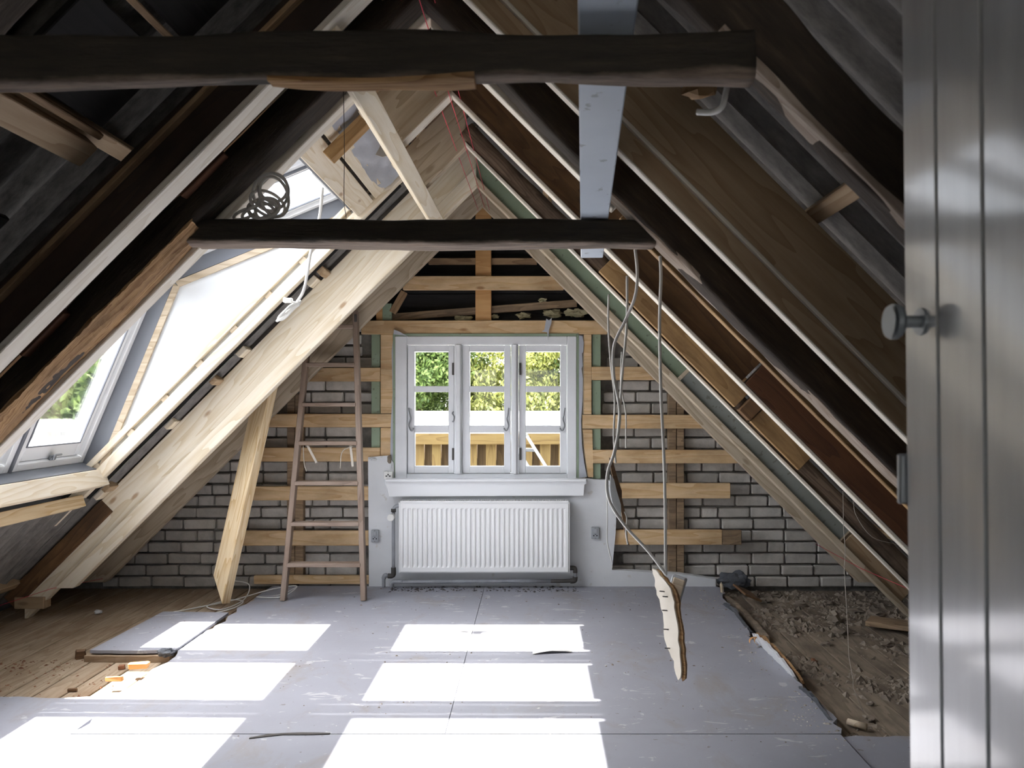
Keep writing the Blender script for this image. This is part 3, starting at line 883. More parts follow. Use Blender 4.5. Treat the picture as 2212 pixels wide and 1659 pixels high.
# third pair
o = rafter('rafter', 'L', 4.22, 4.28, KL, KL + .30, XR, -.60, M_['pine_grey'], end='square')
T(o, 'short pine rafter stub under the ridge, farther of the two above the windows')
o = rough_beam('rafter', (XR, 4.26, zr(KR + .09, XR)), (2.05, 4.26, zr(KR + .09, 2.05)), .09, .10, M_['log'], up=Vector((1, 0, 1)), amp=.008, rnd=.8, seed=3, seg=90)
T(o, 'bark-covered round log rafter with a white batten under it, right slope')
rafter('furring_strip', 'R', 4.21, 4.25, KR, KR + .022, XR, 2.1, M_['white_edge'], o)
o = rafter('sister_board', 'R', 4.17, 4.20, KR + .03, KR + .24, .33, 1.03, M_['tan'], None, 'square', 'square')
T(o, 'longer honey-brown board nailed beside the log rafter', 'board')
o = rafter('sister_board', 'R', 4.17, 4.20, KR + .035, KR + .24, 1.11, 1.36, M_['tan'], None, 'square', 'square')
T(o, 'shorter honey-brown board below the cleat beside the log rafter', 'board')
o = rafter('cleat', 'R', 4.14, 4.20, KR + .03, KR + .22, 1.045, 1.10, M_['brown'], None, 'square', 'square')
T(o, 'small nailed wooden cleat between the two honey-brown boards', 'cleat')
# fourth pair
o = rafter('rafter', 'L', 3.48, 3.54, KL, KL + .32, XR, -.60, M_['pine_grey'], end='square')
T(o, 'short pine rafter stub under the ridge, nearer of the two above the windows')
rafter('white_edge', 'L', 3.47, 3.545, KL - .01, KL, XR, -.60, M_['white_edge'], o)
o = rafter('rafter', 'R', 3.52, 3.57, KR + .02, KR + .26, XR, .90, M_['brown'], end='square')
T(o, 'dark brown board rafter with a white lower edge, centre of the right slope')
rafter('white_edge', 'R', 3.50, 3.56, KR - .004, KR + .018, XR, 2.05, M_['white_edge'], o)  # pale strip painting the sunlit-floor glow on the underside
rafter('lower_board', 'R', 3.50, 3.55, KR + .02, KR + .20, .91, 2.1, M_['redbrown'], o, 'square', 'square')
o = rafter('rafter_stub', 'L', 3.70, 3.76, 2.02, 2.10, -.45, -.93, M_['tan'], None, 'square', 'square')
T(o, 'short orange-brown rafter stub crossing the boards above the roof windows', 'rafter')
# old hewn pair with the far collar beam
def old_rafter(side, Y0, Y1, k, hh, xa, xb, seed, mat='oldrafter'):
    zf = zl if side == 'L' else zr
    kc = k + hh * .707; w = Y1 - Y0
    ya = (Y0 + Y1) / 2
    return rough_beam('rafter', (xa, ya, zf(kc, xa)), (xb, ya, zf(kc, xb)), w, hh, M_[mat], up=Vector((-1 if side == 'L' else 1, 0, 1)), amp=.009, rnd=.3, seed=seed, seg=110)
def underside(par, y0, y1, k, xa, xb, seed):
    u = rough_beam('worn_underside', (xa, (y0 + y1) / 2, zr(k + .012, xa)), (xb, (y0 + y1) / 2, zr(k + .012, xb)), y1 - y0 + .004, .016, M_['worn'], par, up=Vector((1, 0, 1)), amp=.004, rnd=.4, seed=seed, seg=120)  # paler strip laid along the rafter's lower face
o = old_rafter('L', 2.66, 2.79, 1.705, .10, XR + .02, -3.0, 11)
T(o, 'old hewn rafter with a gnawed orange lower edge, left slope')
oL = o
# gnawed, splintered lower arris of the old rafter
vs, fs = [], []
nu, nv = 420, 9
Ms = Matrix.Translation((-2.0, 2.72, zl(1.70, -2.0))) @ Matrix.Rotation(R(-45), 4, 'Y')
Msi = Ms.inverted()
for i in range(nu + 1):
    x = -1.12 - 1.9 * i / nu
    for j in range(nv + 1):
        y = 2.650 + .145 * j / nv
        g = noise.noise(Vector((x * 9, y * 90, 2)))
        k = 1.690 - .012 * abs(g) - .016 * noise.noise(Vector((x * 4, y * 14, 4))) + .016 * (abs(j - 5) / 5) ** 2 - .008 * abs(noise.noise(Vector((x * 40, y * 60, 9))))
        k += .03 * max(0, noise.noise(Vector((x * 2.2, y * 8, 8))) - .1)
        vs.append(Msi @ Vector((x, y, zl(k, x))))
base = len(vs)
for i in range(nu + 1):
    x = -1.12 - 1.9 * i / nu
    for j in (0, nv):
        vs.append(Msi @ Vector((x, 2.650 + .145 * j / nv, zl(1.712 + .012 * noise.noise(Vector((x * 12, j, 3))), x))))
for i in range(nu):
    for j in range(nv):
        a = i * (nv + 1) + j; fs.append((a, a + nv + 1, a + nv + 2, a + 1))
    fs.append((i * (nv + 1), base + i * 2, base + (i + 1) * 2, (i + 1) * (nv + 1)))
    fs.append((i * (nv + 1) + nv, (i + 1) * (nv + 1) + nv, base + (i + 1) * 2 + 1, base + i * 2 + 1))
mesh_obj('splintered_edge', vs, fs, M_['splint'], oL, Ms)
rafter('side_board', 'L', 2.675, 2.72, 1.875, 2.06, -.9, -2.9, M_['brown'], oL)
for px, py in ((440, 432), (95, 775)):
    x = (px - PX) / (F / 2.63)
    rafter('cleat', 'L', 2.625, 2.672, 1.80, 2.02, x + .07, x - .07, M_['redbrown'], oL, 'square', 'square')
o = rafter('rafter', 'L', 2.795, 2.86, KL + .002, KL + .30, XR, -3.0, M_['white_edge'])
T(o, 'pale new rafter seen as a white edge under the gnawed old rafter')
o = old_rafter('R', 2.66, 2.79, .935, .11, XR + .02, 2.1, 12)
T(o, 'old hewn rafter with lilac-grey underside, middle of the right slope')
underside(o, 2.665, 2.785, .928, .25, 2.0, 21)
o = rafter('rafter', 'R', 2.80, 2.86, .925, 1.16, XR, .27, M_['white_edge'])
T(o, 'thin white-edged rafter piece from the ridge to the far collar beam, right slope')
o = rafter('rafter', 'R', 2.87, 2.91, .94, 1.16, .30, 1.9, M_['tan'], None, 'square', 'square')
T(o, 'tan board fixed behind the lilac-grey hewn rafter', 'board')
for sg, nm in ((-1, 'L'), (1, 'R')):
    pts = [(XR, 1.36 + H), (XR, 1.62 + H), (XR + sg * .16, 1.50 + H), (XR + sg * .14, 1.30 + H)]
    o = prism('ridge_gusset', pts, 2.60, 2.65, M_['brown'], None, 0, .003)
    T(o, 'brown plywood gusset at the ridge, %s of the red strings' % ('left' if sg < 0 else 'right'), 'gusset')
# fifth pair, close to the camera
o = rafter('rafter', 'L', 2.33, 2.42, KL + .02, KL + .20, XR, -3.05, M_['darkbrown'])
T(o, 'near dark brown rafter with a bright lower edge, left slope')
rafter('bright_edge', 'L', 2.325, 2.41, KL - .01, KL + .02, XR, -3.05, M_['white_edge'], o)  # light on the underside painted as a pale strip
rafter('top_batten', 'L', 2.30, 2.34, KL + .135, KL + .155, XR, -3.0, M_['batten_dark'], o)
o = rafter('rafter', 'R', 2.335, 2.372, KR + .09, KR + .365, XR, 2.05, M_['pine_dull'])
T(o, 'wide knotty tan rafter near the door, right slope')
rafter('furring_board', 'R', 2.33, 2.368, KR + .0, KR + .09, XR, 2.05, M_['pine_dull'], o)
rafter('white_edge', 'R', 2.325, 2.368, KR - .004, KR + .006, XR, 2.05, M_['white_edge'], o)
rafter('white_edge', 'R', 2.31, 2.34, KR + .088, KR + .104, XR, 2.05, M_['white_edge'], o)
# nearest hewn rafters
o = old_rafter('R', 1.40, 1.46, .950, .11, XR + .02, 2.1, 15)
T(o, 'nearest hewn rafter, dark with pale chipped edge, beside the door')
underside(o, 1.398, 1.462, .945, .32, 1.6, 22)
o = old_rafter('L', 1.42, 1.55, 1.69, .11, XR + .02, -3.0, 16)
T(o, 'nearest hewn rafter of the left slope above the camera')
# collar beams
o = rough_beam('collar_beam', (-1.235, 2.765, H + .566), (.405, 2.765, H + .556), .13, .085, M_['collar'], seg=90, amp=.006, rnd=.35, seed=2)
T(o, 'far dark hewn collar beam crossing under the roof windows', 'beam')
o = rough_beam('collar_beam', (-1.22, 1.368, H + .560), (.365, 1.368, H + .580), .055, .080, M_['collar'], seg=110, amp=.006, rnd=.6, seed=5)
T(o, 'near dark hewn collar beam crossing the top of the view', 'beam')
u = rough_beam('splintered_patch', (-.445, 1.360, H + .5345), (-.10, 1.360, H + .5385), .046, .010, M_['splint'], o, seg=160, amp=.007, rnd=.8, seed=31)
# long blue-grey plank lying on the two collar beams, pale batten under the left rafters
o = beam('tie_plank', (.108, 1.16, H + .628), (.243, 3.44, H + .612), .094, .026, M_['blue'])
T(o, 'blue-grey painted plank lying across the two collar beams', 'plank')
o = beam('long_batten', (-.595, 2.36, H + 1.055), (-.585, 4.985, H + 1.055), .075, .06, M_['pine'], up=Vector((-1, 0, 1)))
T(o, 'pale square batten running under the short rafters towards the gable', 'batten')
o = beam('purlin', (-1.30, .35, H + .715), (-1.30, 2.32, H + .715), .075, .07, M_['pine_dull'], up=Vector((-1, 0, 1)))
T(o, 'tan purlin stub at the upper left edge, in front of the dark rafter', 'purlin')
# old boards between the near left rafters, near-black to paint in shade
k_ = 2.02
for q, (x0, x1, ya, yb) in enumerate(((-.55, -.78, 1.6, 2.31), (-.82, -1.0, 1.75, 2.31), (-1.05, -1.24, 1.9, 2.31), (-1.5, -1.75, .9, 2.31), (-1.9, -2.2, .9, 2.31), (-2.2, -2.5, .9, 2.31))):
    c = (x0 + x1) / 2
    beam('roof_board', (c, ya, zl(k_, c)), (c, yb, zl(k_, c)), abs(x1 - x0) * 1.40, .02, M_['tar'], ceL, up=Vector((-1, 0, 1)))
    beam('roof_batten', (x1, ya, zl(k_ - .03, x1)), (x1, yb, zl(k_ - .03, x1)), .02, .02, M_['batten_dark'], ceL, up=Vector((-1, 0, 1)))
#@@OBJECTS@@
# ------------------------------------------------------------------ radiator and pipes
YR = 5.55
ra = W(861, 1239, YR); rb = W(1231, 1085, YR)
rad = empty('radiator', ((ra.x + rb.x) / 2, YR + .05, ra.z), 'white ribbed panel radiator under the window sill', 'radiator')
x0, x1, z0, z1 = ra.x, rb.x, ra.z, rb.z
nr = 34; vs, fs = [], []
zs = [z0 + .003, z0 + .012, z0 + .040, z0 + .048, z0 + .058, z0 + .2, z1 - .12, z1 - .058, z1 - .048, z1 - .040, z1 - .012, z1 - .003]
env = [0, 1, 1, .6, 0, 0, 0, 0, .6, 1, 1, 0]
env = [-1 if i in (0, 11) else (0 if i in (1, 2, 9, 10) else (.6 if i in (3, 8) else 1)) for i in range(12)]
xs = [(x0 + .003, -1), (x0 + .012, 0), (x0 + .022, 0)]
pitch = (x1 - x0 - .05) / nr
for r_ in range(nr):
    b0 = x0 + .025 + r_ * pitch
    for f_, g in ((.10, 0), (.28, 1), (.62, 1), (.80, 0)): xs.append((b0 + f_ * pitch, g))
xs += [(x1 - .022, 0), (x1 - .012, 0), (x1 - .003, -1)]
for (x, g) in xs:
    for z, e in zip(zs, env):
        d = 0.0
        if g < 0 or e < 0: d = .008
        elif g > 0: d = .0085 * e
        vs.append((x - x0, d, z - z0))
n2 = len(zs)
for i in range(len(xs) - 1):
    for j in range(n2 - 1):
        a = i * n2 + j; fs.append((a, a + n2, a + n2 + 1, a + 1))
mesh_obj('front_panel', vs, fs, M_['rad'], rad, Matrix.Translation((x0, YR, z0)))
box('side_panel', (x0, YR + .006, z0), (x0 + .004, YR + .09, z1), M_['rad'], rad, .001)
box('side_panel', (x1 - .004, YR + .006, z0), (x1, YR + .09, z1), M_['rad'], rad, .001)
box('back_panel', (x0, YR + .085, z0), (x1, YR + .09, z1), M_['rad'], rad, .001)
bm = bmesh.new(); ng = 74
for i in range(ng):
    gx = (i + .5) / ng * (x1 - x0 - .03) + .015 - (x1 - x0) / 2
    add_box(bm, (gx, 0, 0), (.006, .075, .008))
for yy in (-.036, .036): add_box(bm, (0, yy, 0), (x1 - x0 - .02, .006, .010))
bm_obj('top_grille', bm, M_['rad'], rad, Matrix.Translation(((x0 + x1) / 2, YR + .046, z1 + .003)))
for bx in (x0 + .25, x1 - .25):
    box('wall_bracket', (bx - .02, YR + .088, z0 + .1), (bx + .02, 5.658, z1 - .1), M_['rad'], rad, .001)

YP = 5.60
pipes = empty('heating_pipe', W(850, 1265, YP), 'grey heating pipes with a round thermostat valve at the radiator ends', 'pipe')
tube('supply_pipe', [W(866, 1093, YP), W(857, 1093, YP), W(851, 1098, YP), W(850, 1106, YP)], .012, M_['pipe'], pipes, 10, 5)
tube('supply_pipe', [W(850, 1106, YP), W(850, 1180, YP), W(850, 1232, YP)], .0115, M_['pipe'], pipes, 10, 3)
tube('elbow', [W(850, 1226, YP), W(850, 1240, YP), W(846, 1244, YP), W(838, 1244, YP)], .017, M_['iron'], pipes, 10, 5)
tube('supply_pipe', [W(840, 1244, YP), W(834, 1244, YP), W(829, 1249, YP), W(829, 1268, YP)], .0125, M_['pipe'], pipes, 10, 5)
tube('elbow', [W(836, 1243, YP), W(831, 1244, YP), W(829, 1250, YP)], .016, M_['pipe'], pipes, 10, 4)
tube('return_pipe', [W(846, 1268, YP), W(847, 1259, YP), W(853, 1257, YP), W(870, 1257, YP)], .014, M_['pipe'], pipes, 10, 5)
tube('return_pipe', [W(866, 1257, YP), W(1000, 1256, YP), W(1190, 1255, YP)], .014, M_['pipe'], pipes, 10, 3)
tube('return_pipe', [W(1190, 1255, YP), W(1215, 1255, YP), W(1240, 1254, YP)], .0135, M_['iron'], pipes, 10, 3)
tube('elbow', [W(1232, 1255, YP), W(1241, 1254, YP), W(1242.5, 1246, YP)], .018, M_['iron'], pipes, 10, 4)
tube('return_pipe', [W(1242.5, 1250, YP), W(1242.5, 1232, YP), W(1242, 1228, YP)], .0125, M_['pipe'], pipes, 10, 3)
tube('elbow', [W(1228, 1227, YP), W(1238, 1227, YP), W(1242, 1229, YP), W(1242.5, 1237, YP)], .016, M_['iron'], pipes, 10, 4)
tube('coupling', [W(850, 1099, YP), W(850, 1106, YP)], .017, M_['iron'], pipes, 10, 1)
c = W(848, 1115, YP)
bm = bmesh.new()
for (r1, ya, yb) in ((.024, -.075, -.02), (.019, -.08, -.074), (.015, -.022, .0)):
    q = bmesh.ops.create_cone(bm, cap_ends=True, segments=24, radius1=r1, radius2=r1 * .94, depth=yb - ya)
    for v in q['verts']: v.co = Vector((v.co.x, -v.co.z * -1 + (ya + yb) / 2, v.co.y))
bm_obj('thermostat_head', bm, M_['socket_w'], pipes, Matrix.Translation(c))

def socket(x0, y0, x1, y1, mat, label, Ys=5.66, vertical=True):
    a = W(x0, y1, Ys); b = W(x1, y0, Ys)
    e = empty('wall_socket', ((a.x + b.x) / 2, Ys, a.z), label, 'socket')
    box('cover_plate', (a.x, Ys - .022, a.z), (b.x, Ys - .0005, b.z), M_[mat], e, .003)
    w = b.x - a.x; h = b.z - a.z; cx = (a.x + b.x) / 2
    if vertical:
        box('rocker_switch', (cx - w * .22, Ys - .029, a.z + h * .52), (cx + w * .22, Ys - .02, a.z + h * .9), M_[mat], e, .002)
        hz = a.z + h * .28
    else:
        hz = a.z + h * .42
    for sx in (-.2, .2):
        tube('pin_hole', [Vector((cx + sx * w, Ys - .0235, hz)), Vector((cx + sx * w, Ys - .021, hz))], w * .085, M_['black'], e, 10, 1, False)
    box('earth_slot', (cx - w * .06, Ys - .0235, hz + h * .08), (cx + w * .06, Ys - .021, hz + h * (.14 if vertical else .3)), M_['black'], e, 0)
    for sz in (.06, .94):
        tube('screw', [Vector((cx, Ys - .0235, a.z + h * sz)), Vector((cx, Ys - .021, a.z + h * sz))], .0025, M_['nail'], e, 6, 1, False)
socket(803, 1144, 819, 1170, 'socket', 'grey wall socket with switch, between the ladder and the radiator')
socket(1277, 1138, 1294, 1163, 'socket', 'grey wall socket with switch, right of the radiator')
socket(830, 1018, 849, 1035, 'socket_w', 'white wall socket beside the lower left corner of the window', 5.66, False)

# ------------------------------------------------------------------ ladder and leaning plank
def Wd(px, py, Y): return W(px, py, Y)
lad = empty('ladder', W(700, 1300, 5.26), 'old brown wooden ladder tapering upwards, leaning by the window', 'ladder')
def lY(py): return 5.27 + (1297 - py) / (1297 - 668) * .19
def lW(px, py): return W(px, py, lY(py))
Ltop = lW(672, 700); Lbot = W(611, 1298, 5.27)
ft = Vector((0, -1, 0))
beam('stile', W(612, 1297, 5.265), lW(671, 672), .034, .052, M_['ladder'], lad, up=Vector((0, 1, 0)))
beam('stile', W(786, 1297, 5.265), lW(768, 672), .034, .052, M_['ladder'], lad, up=Vector((0, 1, 0)))
for py in (706, 788, 874, 957, 1043, 1131, 1219):
    t = (1297 - py) / 625
    xl = 612 + (671 - 612) * t + 3; xr = 786 + (768 - 786) * t - 3
    beam('rung', lW(xl, py), lW(xr, py), .075, .026, M_['ladder'], lad)
pts = lW(771, 690)
box('hook', (pts.x - .012, pts.y - .03, pts.z - .02), (pts.x + .006, pts.y - .022, pts.z + .03), M_['iron'], lad, .002)
for i, (pa, pb, pc) in enumerate((((655, 963), (657, 1000), (662, 1018)), ((768, 962), (740, 975), (735, 1012)))):
    tube('string_tie', [lW(*pa), lW(*pb) , lW(*pc)], .003, M_['thread'], lad, 5, 6)
for i, (pa, pb) in enumerate((((664, 962), (684, 1000)), ((757, 962), (762, 1008)))):
    ribbon_c = [lW(pa[0], pa[1]), lW(pb[0], pb[1])]
    beam('tape', ribbon_c[0], ribbon_c[1], .016, .002, M_['thread'], lad, up=Vector((0, 1, 0)))

lp0 = W(474, 1292, 5.14); lp1 = W(589, 775, 5.24)
M = Matrix.Translation(lp0) @ frame_from(lp1 - lp0, Vector((-.55, -1, 0)))
Lp = (lp1 - lp0).length
bm = bmesh.new()
prof = [(-.055, .0), (.07, .0)]
vsl = [(-.02, -.065, -.035), (.13, .065, -.035), (Lp, .065, -.035), (Lp, -.065, -.035), (-.02, -.065, .03), (.13, .065, .03), (Lp, .065, .03), (Lp, -.065, .03)]
bv = [bm.verts.new(v) for v in vsl]
for f in ((0, 1, 2, 3), (7, 6, 5, 4), (0, 4, 5, 1), (1, 5, 6, 2), (2, 6, 7, 3), (3, 7, 4, 0)): bm.faces.new([bv[i] for i in f])
bmesh.ops.bevel(bm, geom=bm.edges[:], offset=.002, segments=1, affect='EDGES')
o = bm_obj('leaning_plank', bm, M_['pine2'], None, M)
T(o, 'pale pine plank with a slanted foot leaning against the left rafter', 'plank')

# ------------------------------------------------------------------ cables and strings
o = tube('cable', [W(1372, 535, 2.84), W(1377, 590, 2.84), W(1372, 640, 2.86), W(1352, 690, 2.9), W(1327, 745, 2.92), W(1326, 810, 2.92), W(1338, 880, 2.92), W(1336, 930, 2.92), W(1326, 980, 2.92), W(1312, 1025, 2.92), W(1316, 1080, 2.92), W(1350, 1135, 2.94), W(1400, 1190, 2.96), W(1438, 1240, 2.97)], .0058, M_['cable'], None, 7, 8)
T(o, 'grey cable swinging left in an S-curve down to the torn hanging board', 'cable')
o = tube('cable', [W(1426, 553, 2.82), W(1428, 600, 2.82), W(1425, 700, 2.86), W(1428, 850, 2.9), W(1434, 980, 2.93), W(1437, 1100, 2.95), W(1438, 1242, 2.97)], .0058, M_['cable'], None, 7, 8)
T(o, 'grey cable hanging straight down to the torn board', 'cable')
o = tube('cable', [W(1355, 596, 3.0), W(1354, 700, 3.0), W(1344, 810, 3.0), W(1340, 870, 3.0), W(1332, 960, 3.0), W(1320, 1000, 3.0)], .0052, M_['cable'], None, 7, 8)
T(o, 'middle pale cable ending at the small wood and plaster fragment', 'cable')
o = tube('cable', [W(1315, 636, 3.1), W(1314, 700, 3.1), W(1320, 790, 3.1), W(1328, 860, 3.1), W(1326, 940, 3.1), W(1330, 1000, 3.08)], .004, M_['cable'], None, 6, 8)
T(o, 'leftmost thin grey cable crossing the right edge of the window', 'cable')
o = tube('cable', [W(1343, 760, 3.2), W(1341, 820, 3.2), W(1346, 860, 3.2), W(1352, 895, 3.2), W(1352, 968, 3.2)], .003, M_['cable'], None, 6, 8)
T(o, 'short thin cable end dangling above the right-hand battens', 'cable')
o = tube('cable', [W(1316, 1010, 2.98), W(1311, 1050, 2.98), W(1312, 1120, 2.98), W(1312, 1170, 2.98), W(1322, 1215, 2.98)], .0022, M_['cable_w'], None, 5, 6)
T(o, 'thin white wire hanging past the right wall socket', 'wire')

YT = 2.98
tb = [(1410, 1234), (1421, 1238), (1438, 1256), (1452, 1270), (1459, 1310), (1466, 1360), (1471, 1410), (1472, 1455), (1467, 1461), (1455, 1425), (1441, 1397), (1433, 1350), (1430, 1315), (1420, 1290), (1413, 1260)]
def turned(o, pivot, ang):
    M = Matrix.Translation(pivot) @ Matrix.Rotation(ang, 4, 'Z') @ Matrix.Diagonal((1 / math.cos(ang) * .84, 1, 1, 1)) @ Matrix.Translation(-Vector(pivot)) @ WM[o.name]
    o.matrix_basis = M; WM[o.name] = M
PVT = W(1440, 1350, YT)
hb = empty('torn_board', W(1440, 1460, YT), 'long torn white wallboard splinter with nails dangling from two cables', 'board')
pts = []
for i in range(len(tb)):
    a = Vector(tb[i]); b = Vector(tb[(i + 1) % len(tb)])
    for k in range(3):
        p = a.lerp(b, k / 3); pts.append((p.x + random.uniform(-1, 1) * 2.4, p.y + random.uniform(-1, 1) * 2.0))
pw = [W(a, b, YT) for a, b in pts]
prism('white_face', [(p.x, p.z) for p in pw], YT - .004, YT + .004, M_['board_w'], hb)
turned(hb.children[-1], PVT, R(-42))
pw2 = [W(a + (5 if a > 1440 else 3) + random.uniform(0, 3), b + random.uniform(-1, 1), YT + .012) for a, b in pts]
prism('torn_backing', [(p.x, p.z) for p in pw2], YT + .0042, YT + .016, M_['splint'], hb)
turned([c for c in hb.children if c.name.startswith('torn_back')][0], PVT, R(-42))
for a, b in ((1438, 1280), (1445, 1290), (1444, 1320), (1447, 1360), (1450, 1400)):
    p = W(a, b, YT - .005)
    tube('nail', [p + Vector((0, .01, 0)), p + Vector((-.008, -.02, .006))], .0022, M_['nail'], hb, 5, 1)
for c in [c for c in hb.children if c.name.startswith('nail')]: turned(c, PVT, R(-42))
o = empty('junction_box', W(1465, 1305, 3.03), 'grey junction box hanging behind the torn white board', 'box')
bm = bmesh.new(); Mj = Matrix.Translation(W(1461, 1273, 3.03)) @ Matrix.Rotation(R(16), 4, 'Y') @ Matrix.Rotation(R(-25), 4, 'Z')
add_box(bm, (0, 0, 0), (.052, .04, .10), bev=.004); bm_obj('box_body', bm, M_['socket'], o, Mj)
bm = bmesh.new(); add_box(bm, (.006, -.024, 0), (.044, .008, .09), bev=.003); bm_obj('box_lid', bm, M_['pine_grey'], o, Mj)
# second fragment
fr_ = empty('wall_fragment', W(1340, 1180, 2.96), 'narrow fragment of white plaster and brown wood hanging by the cables', 'fragment')
fp = [(1318, 1025), (1326, 1035), (1332, 1060), (1341, 1090), (1342, 1115), (1332, 1110), (1322, 1085), (1317, 1055)]
pw = [W(a, b, 2.95) for a, b in fp]; prism('plaster_flake', [(p.x, p.z) for p in pw], 2.945, 2.953, M_['plaster'], fr_)
fp = [(1316, 988), (1324, 996), (1333, 1030), (1343, 1060), (1343, 1075), (1352, 1115), (1356, 1165), (1360, 1178), (1354, 1176), (1348, 1140), (1341, 1100), (1330, 1055), (1321, 1020)]
pw = [W(a, b, 2.96) for a, b in fp]; prism('wood_splinter', [(p.x, p.z) for p in pw], 2.955, 2.975, M_['brown'], fr_)
tube('bare_wire', [W(1349, 1105, 2.95), W(1354, 1120, 2.945), W(1352, 1150, 2.95), W(1356, 1176, 2.95)], .0025, M_['cable_w'], fr_, 5, 5)

pw = [W(a, b, 3.9) for a, b in ((811, 334), (820, 318), (826, 288), (838, 294), (852, 303), (866, 332), (845, 340), (836, 336), (826, 339))]
o = prism('net_scrap', [(p.x, p.z) for p in pw], 3.9, 3.906, M_['rubble_p'])
T(o, 'woven grey net scrap hanging behind the pale batten near the ridge', 'scrap')
# coil of cable lying on the far collar beam
coil = empty('cable_coil', W(575, 475, 2.75), 'tangled coil of grey cable lying on the far collar beam', 'cable')
def loop(cx, cy, rx, ry, tilt, Y, ph, n=18, dY=.03):
    out = []
    for i in range(n + 1):
        a = 2 * math.pi * i / n + ph
        u, v = rx * math.cos(a), ry * math.sin(a)
        out.append(W(cx + u * math.cos(tilt) - v * math.sin(tilt), cy + u * math.sin(tilt) + v * math.cos(tilt), Y + dY * math.sin(a * 1 + ph)))
    return out
for (cx, cy, rx, ry, tl, ph) in ((585, 415, 38, 40, .2, 0), (592, 425, 30, 44, -.3, 1), (578, 440, 40, 24, .5, 2), (570, 450, 34, 22, -.2, 3), (565, 455, 30, 18, .3, 4), (590, 405, 32, 30, .7, 2.5), (560, 458, 38, 14, -.3, 1.2), (530, 462, 26, 9, -.35, .4), (575, 452, 22, 24, 1.1, .9)):
    tube('cable_loop', loop(cx, cy, rx, ry, tl, 2.76 + random.uniform(-.03, .03), ph), .0055, M_['cable'], coil, 7, 3)
# white flex tied in a bundle
bun = empty('cable_bundle', W(612, 695, 4.6), 'white flex tied in a bundle, hanging in front of the big left rafter', 'cable')
tube('hanging_flex', [W(697, 405, 4.3), W(690, 470, 4.35), W(672, 540, 4.45), W(664, 590, 4.5), W(655, 630, 4.55), W(640, 655, 4.6)], .008, M_['cable_w'], bun, 7, 8)
for i in range(5):
    d = i * 2.2
    tube('bundle_strand', [W(646 - d, 652 + d * .5, 4.6), W(625 - d, 662 + d, 4.58), W(605 - d * .3, 685, 4.6), W(598 + d * .6, 694 - d * .4, 4.6), W(606 + d, 688, 4.6), W(628 + d, 665, 4.6), W(650 - d * .4, 650 + d, 4.6)], .006, M_['cable_w'], bun, 6, 6)
tube('cord_end', [W(640, 655, 4.58), W(625, 650, 4.57), W(613, 644, 4.57)], .007, M_['cable_w'], bun, 6, 5)
bm = bmesh.new(); add_box(bm, (0, 0, 0), (.05, .03, .026), bev=.004)
bm_obj('plug', bm, M_['socket_w'], bun, Matrix.Translation(W(622, 649, 4.56)))
# flex loops on the floor behind the leaning plank
fx = empty('floor_flex', (-2.0, 5.25, -.04), 'thin white flex lying in loops on the floor behind the leaning plank', 'cable')
tube('flex', [Vector((-1.62, 5.52, .03)), Vector((-1.70, 5.42, .0)), Vector((-1.84, 5.36, .0)), Vector((-1.66, 5.32, .012)), Vector((-1.60, 5.45, .05)), Vector((-1.78, 5.50, .02)), Vector((-2.02, 5.38, -.03)), Vector((-2.2, 5.20, -.035)), Vector((-2.35, 5.02, -.035)), Vector((-2.12, 4.98, -.03)), Vector((-1.93, 5.12, -.02)), Vector((-1.9, 5.28, -.01)), Vector((-2.02, 5.36, -.02)), Vector((-2.12, 5.24, -.03)), Vector((-1.99, 5.16, -.03)), Vector((-1.9, 5.3, 0.0)), Vector((-1.94, 5.5, .05)), Vector((-2.08, 5.58, .06))], .0038, M_['cable_w'], fx, 6, 8)
# red builder's lines under the ridge
zr_ = lambda k, x: 0
for i, (dx, dz, lab) in enumerate(((-.07, .02, 'left'), (.0, .0, 'middle'), (.055, .01, 'right'))):
    xA, xB = XR + dx, XR + dx * .6 + .02
    o = tube('red_string', [Vector((xA - .03, 1.5, H + 1.30 + dz)), Vector((xB, 5.5, H + 1.30 - abs(dx) * .3))], .0016, M_['red'], None, 5, 1)
    T(o, "%s of the three red builder's strings stretched along the ridge" % lab, 'string')
o = tube('red_string', [W(-10, 1311, 4.7), W(110, 1272, 4.95), W(222, 1250, 5.3)], .0016, M_['red'], None, 5, 1)
T(o, "red builder's string low at the left edge, under the big rafter", 'string')
o = tube('red_string', [W(1762, 1175, 5.5), W(1860, 1228, 4.95), W(1985, 1282, 4.5)], .0016, M_['red'], None, 5, 1)
T(o, "red builder's string low on the right, in front of the rafter feet", 'string')
o = tube('thread', [W(1821, 1060, 3.46), W(1822, 1140, 3.46), W(1826, 1185, 3.46), W(1824, 1230, 3.46), W(1831, 1360, 3.46), W(1834, 1420, 3.46), W(1843, 1470, 3.46), W(1843, 1485, 3.46), W(1866, 1540, 3.46)], .0013, M_['thread'], None, 4, 1)
T(o, 'long pale thread hanging down over the dirty right-hand floor', 'thread')
o = tube('thread', [W(1843, 1082, 3.46), W(1850, 1115, 3.46), W(1884, 1160, 3.46), W(1937, 1176, 3.44)], .0013, M_['thread'], None, 4, 4)
T(o, 'short pale thread sagging between the rafter feet beside the door', 'thread')
o = tube('thread', [W(742, 198, 2.62), W(744, 330, 2.62), W(743, 430, 2.64), W(748, 470, 2.7)], .0013, M_['nail'], None, 4, 4)
T(o, 'thin dark thread hanging beside the boards above the roof windows', 'thread')
o = tube('bent_conduit', [W(1572, 178, 1.56), W(1568, 200, 1.57), W(1560, 230, 1.58), W(1540, 242, 1.60), W(1506, 242, 1.62)], .0062, M_['cable_w'], None, 8, 6)
T(o, 'bent white conduit stub at the right end of the near collar beam', 'conduit')
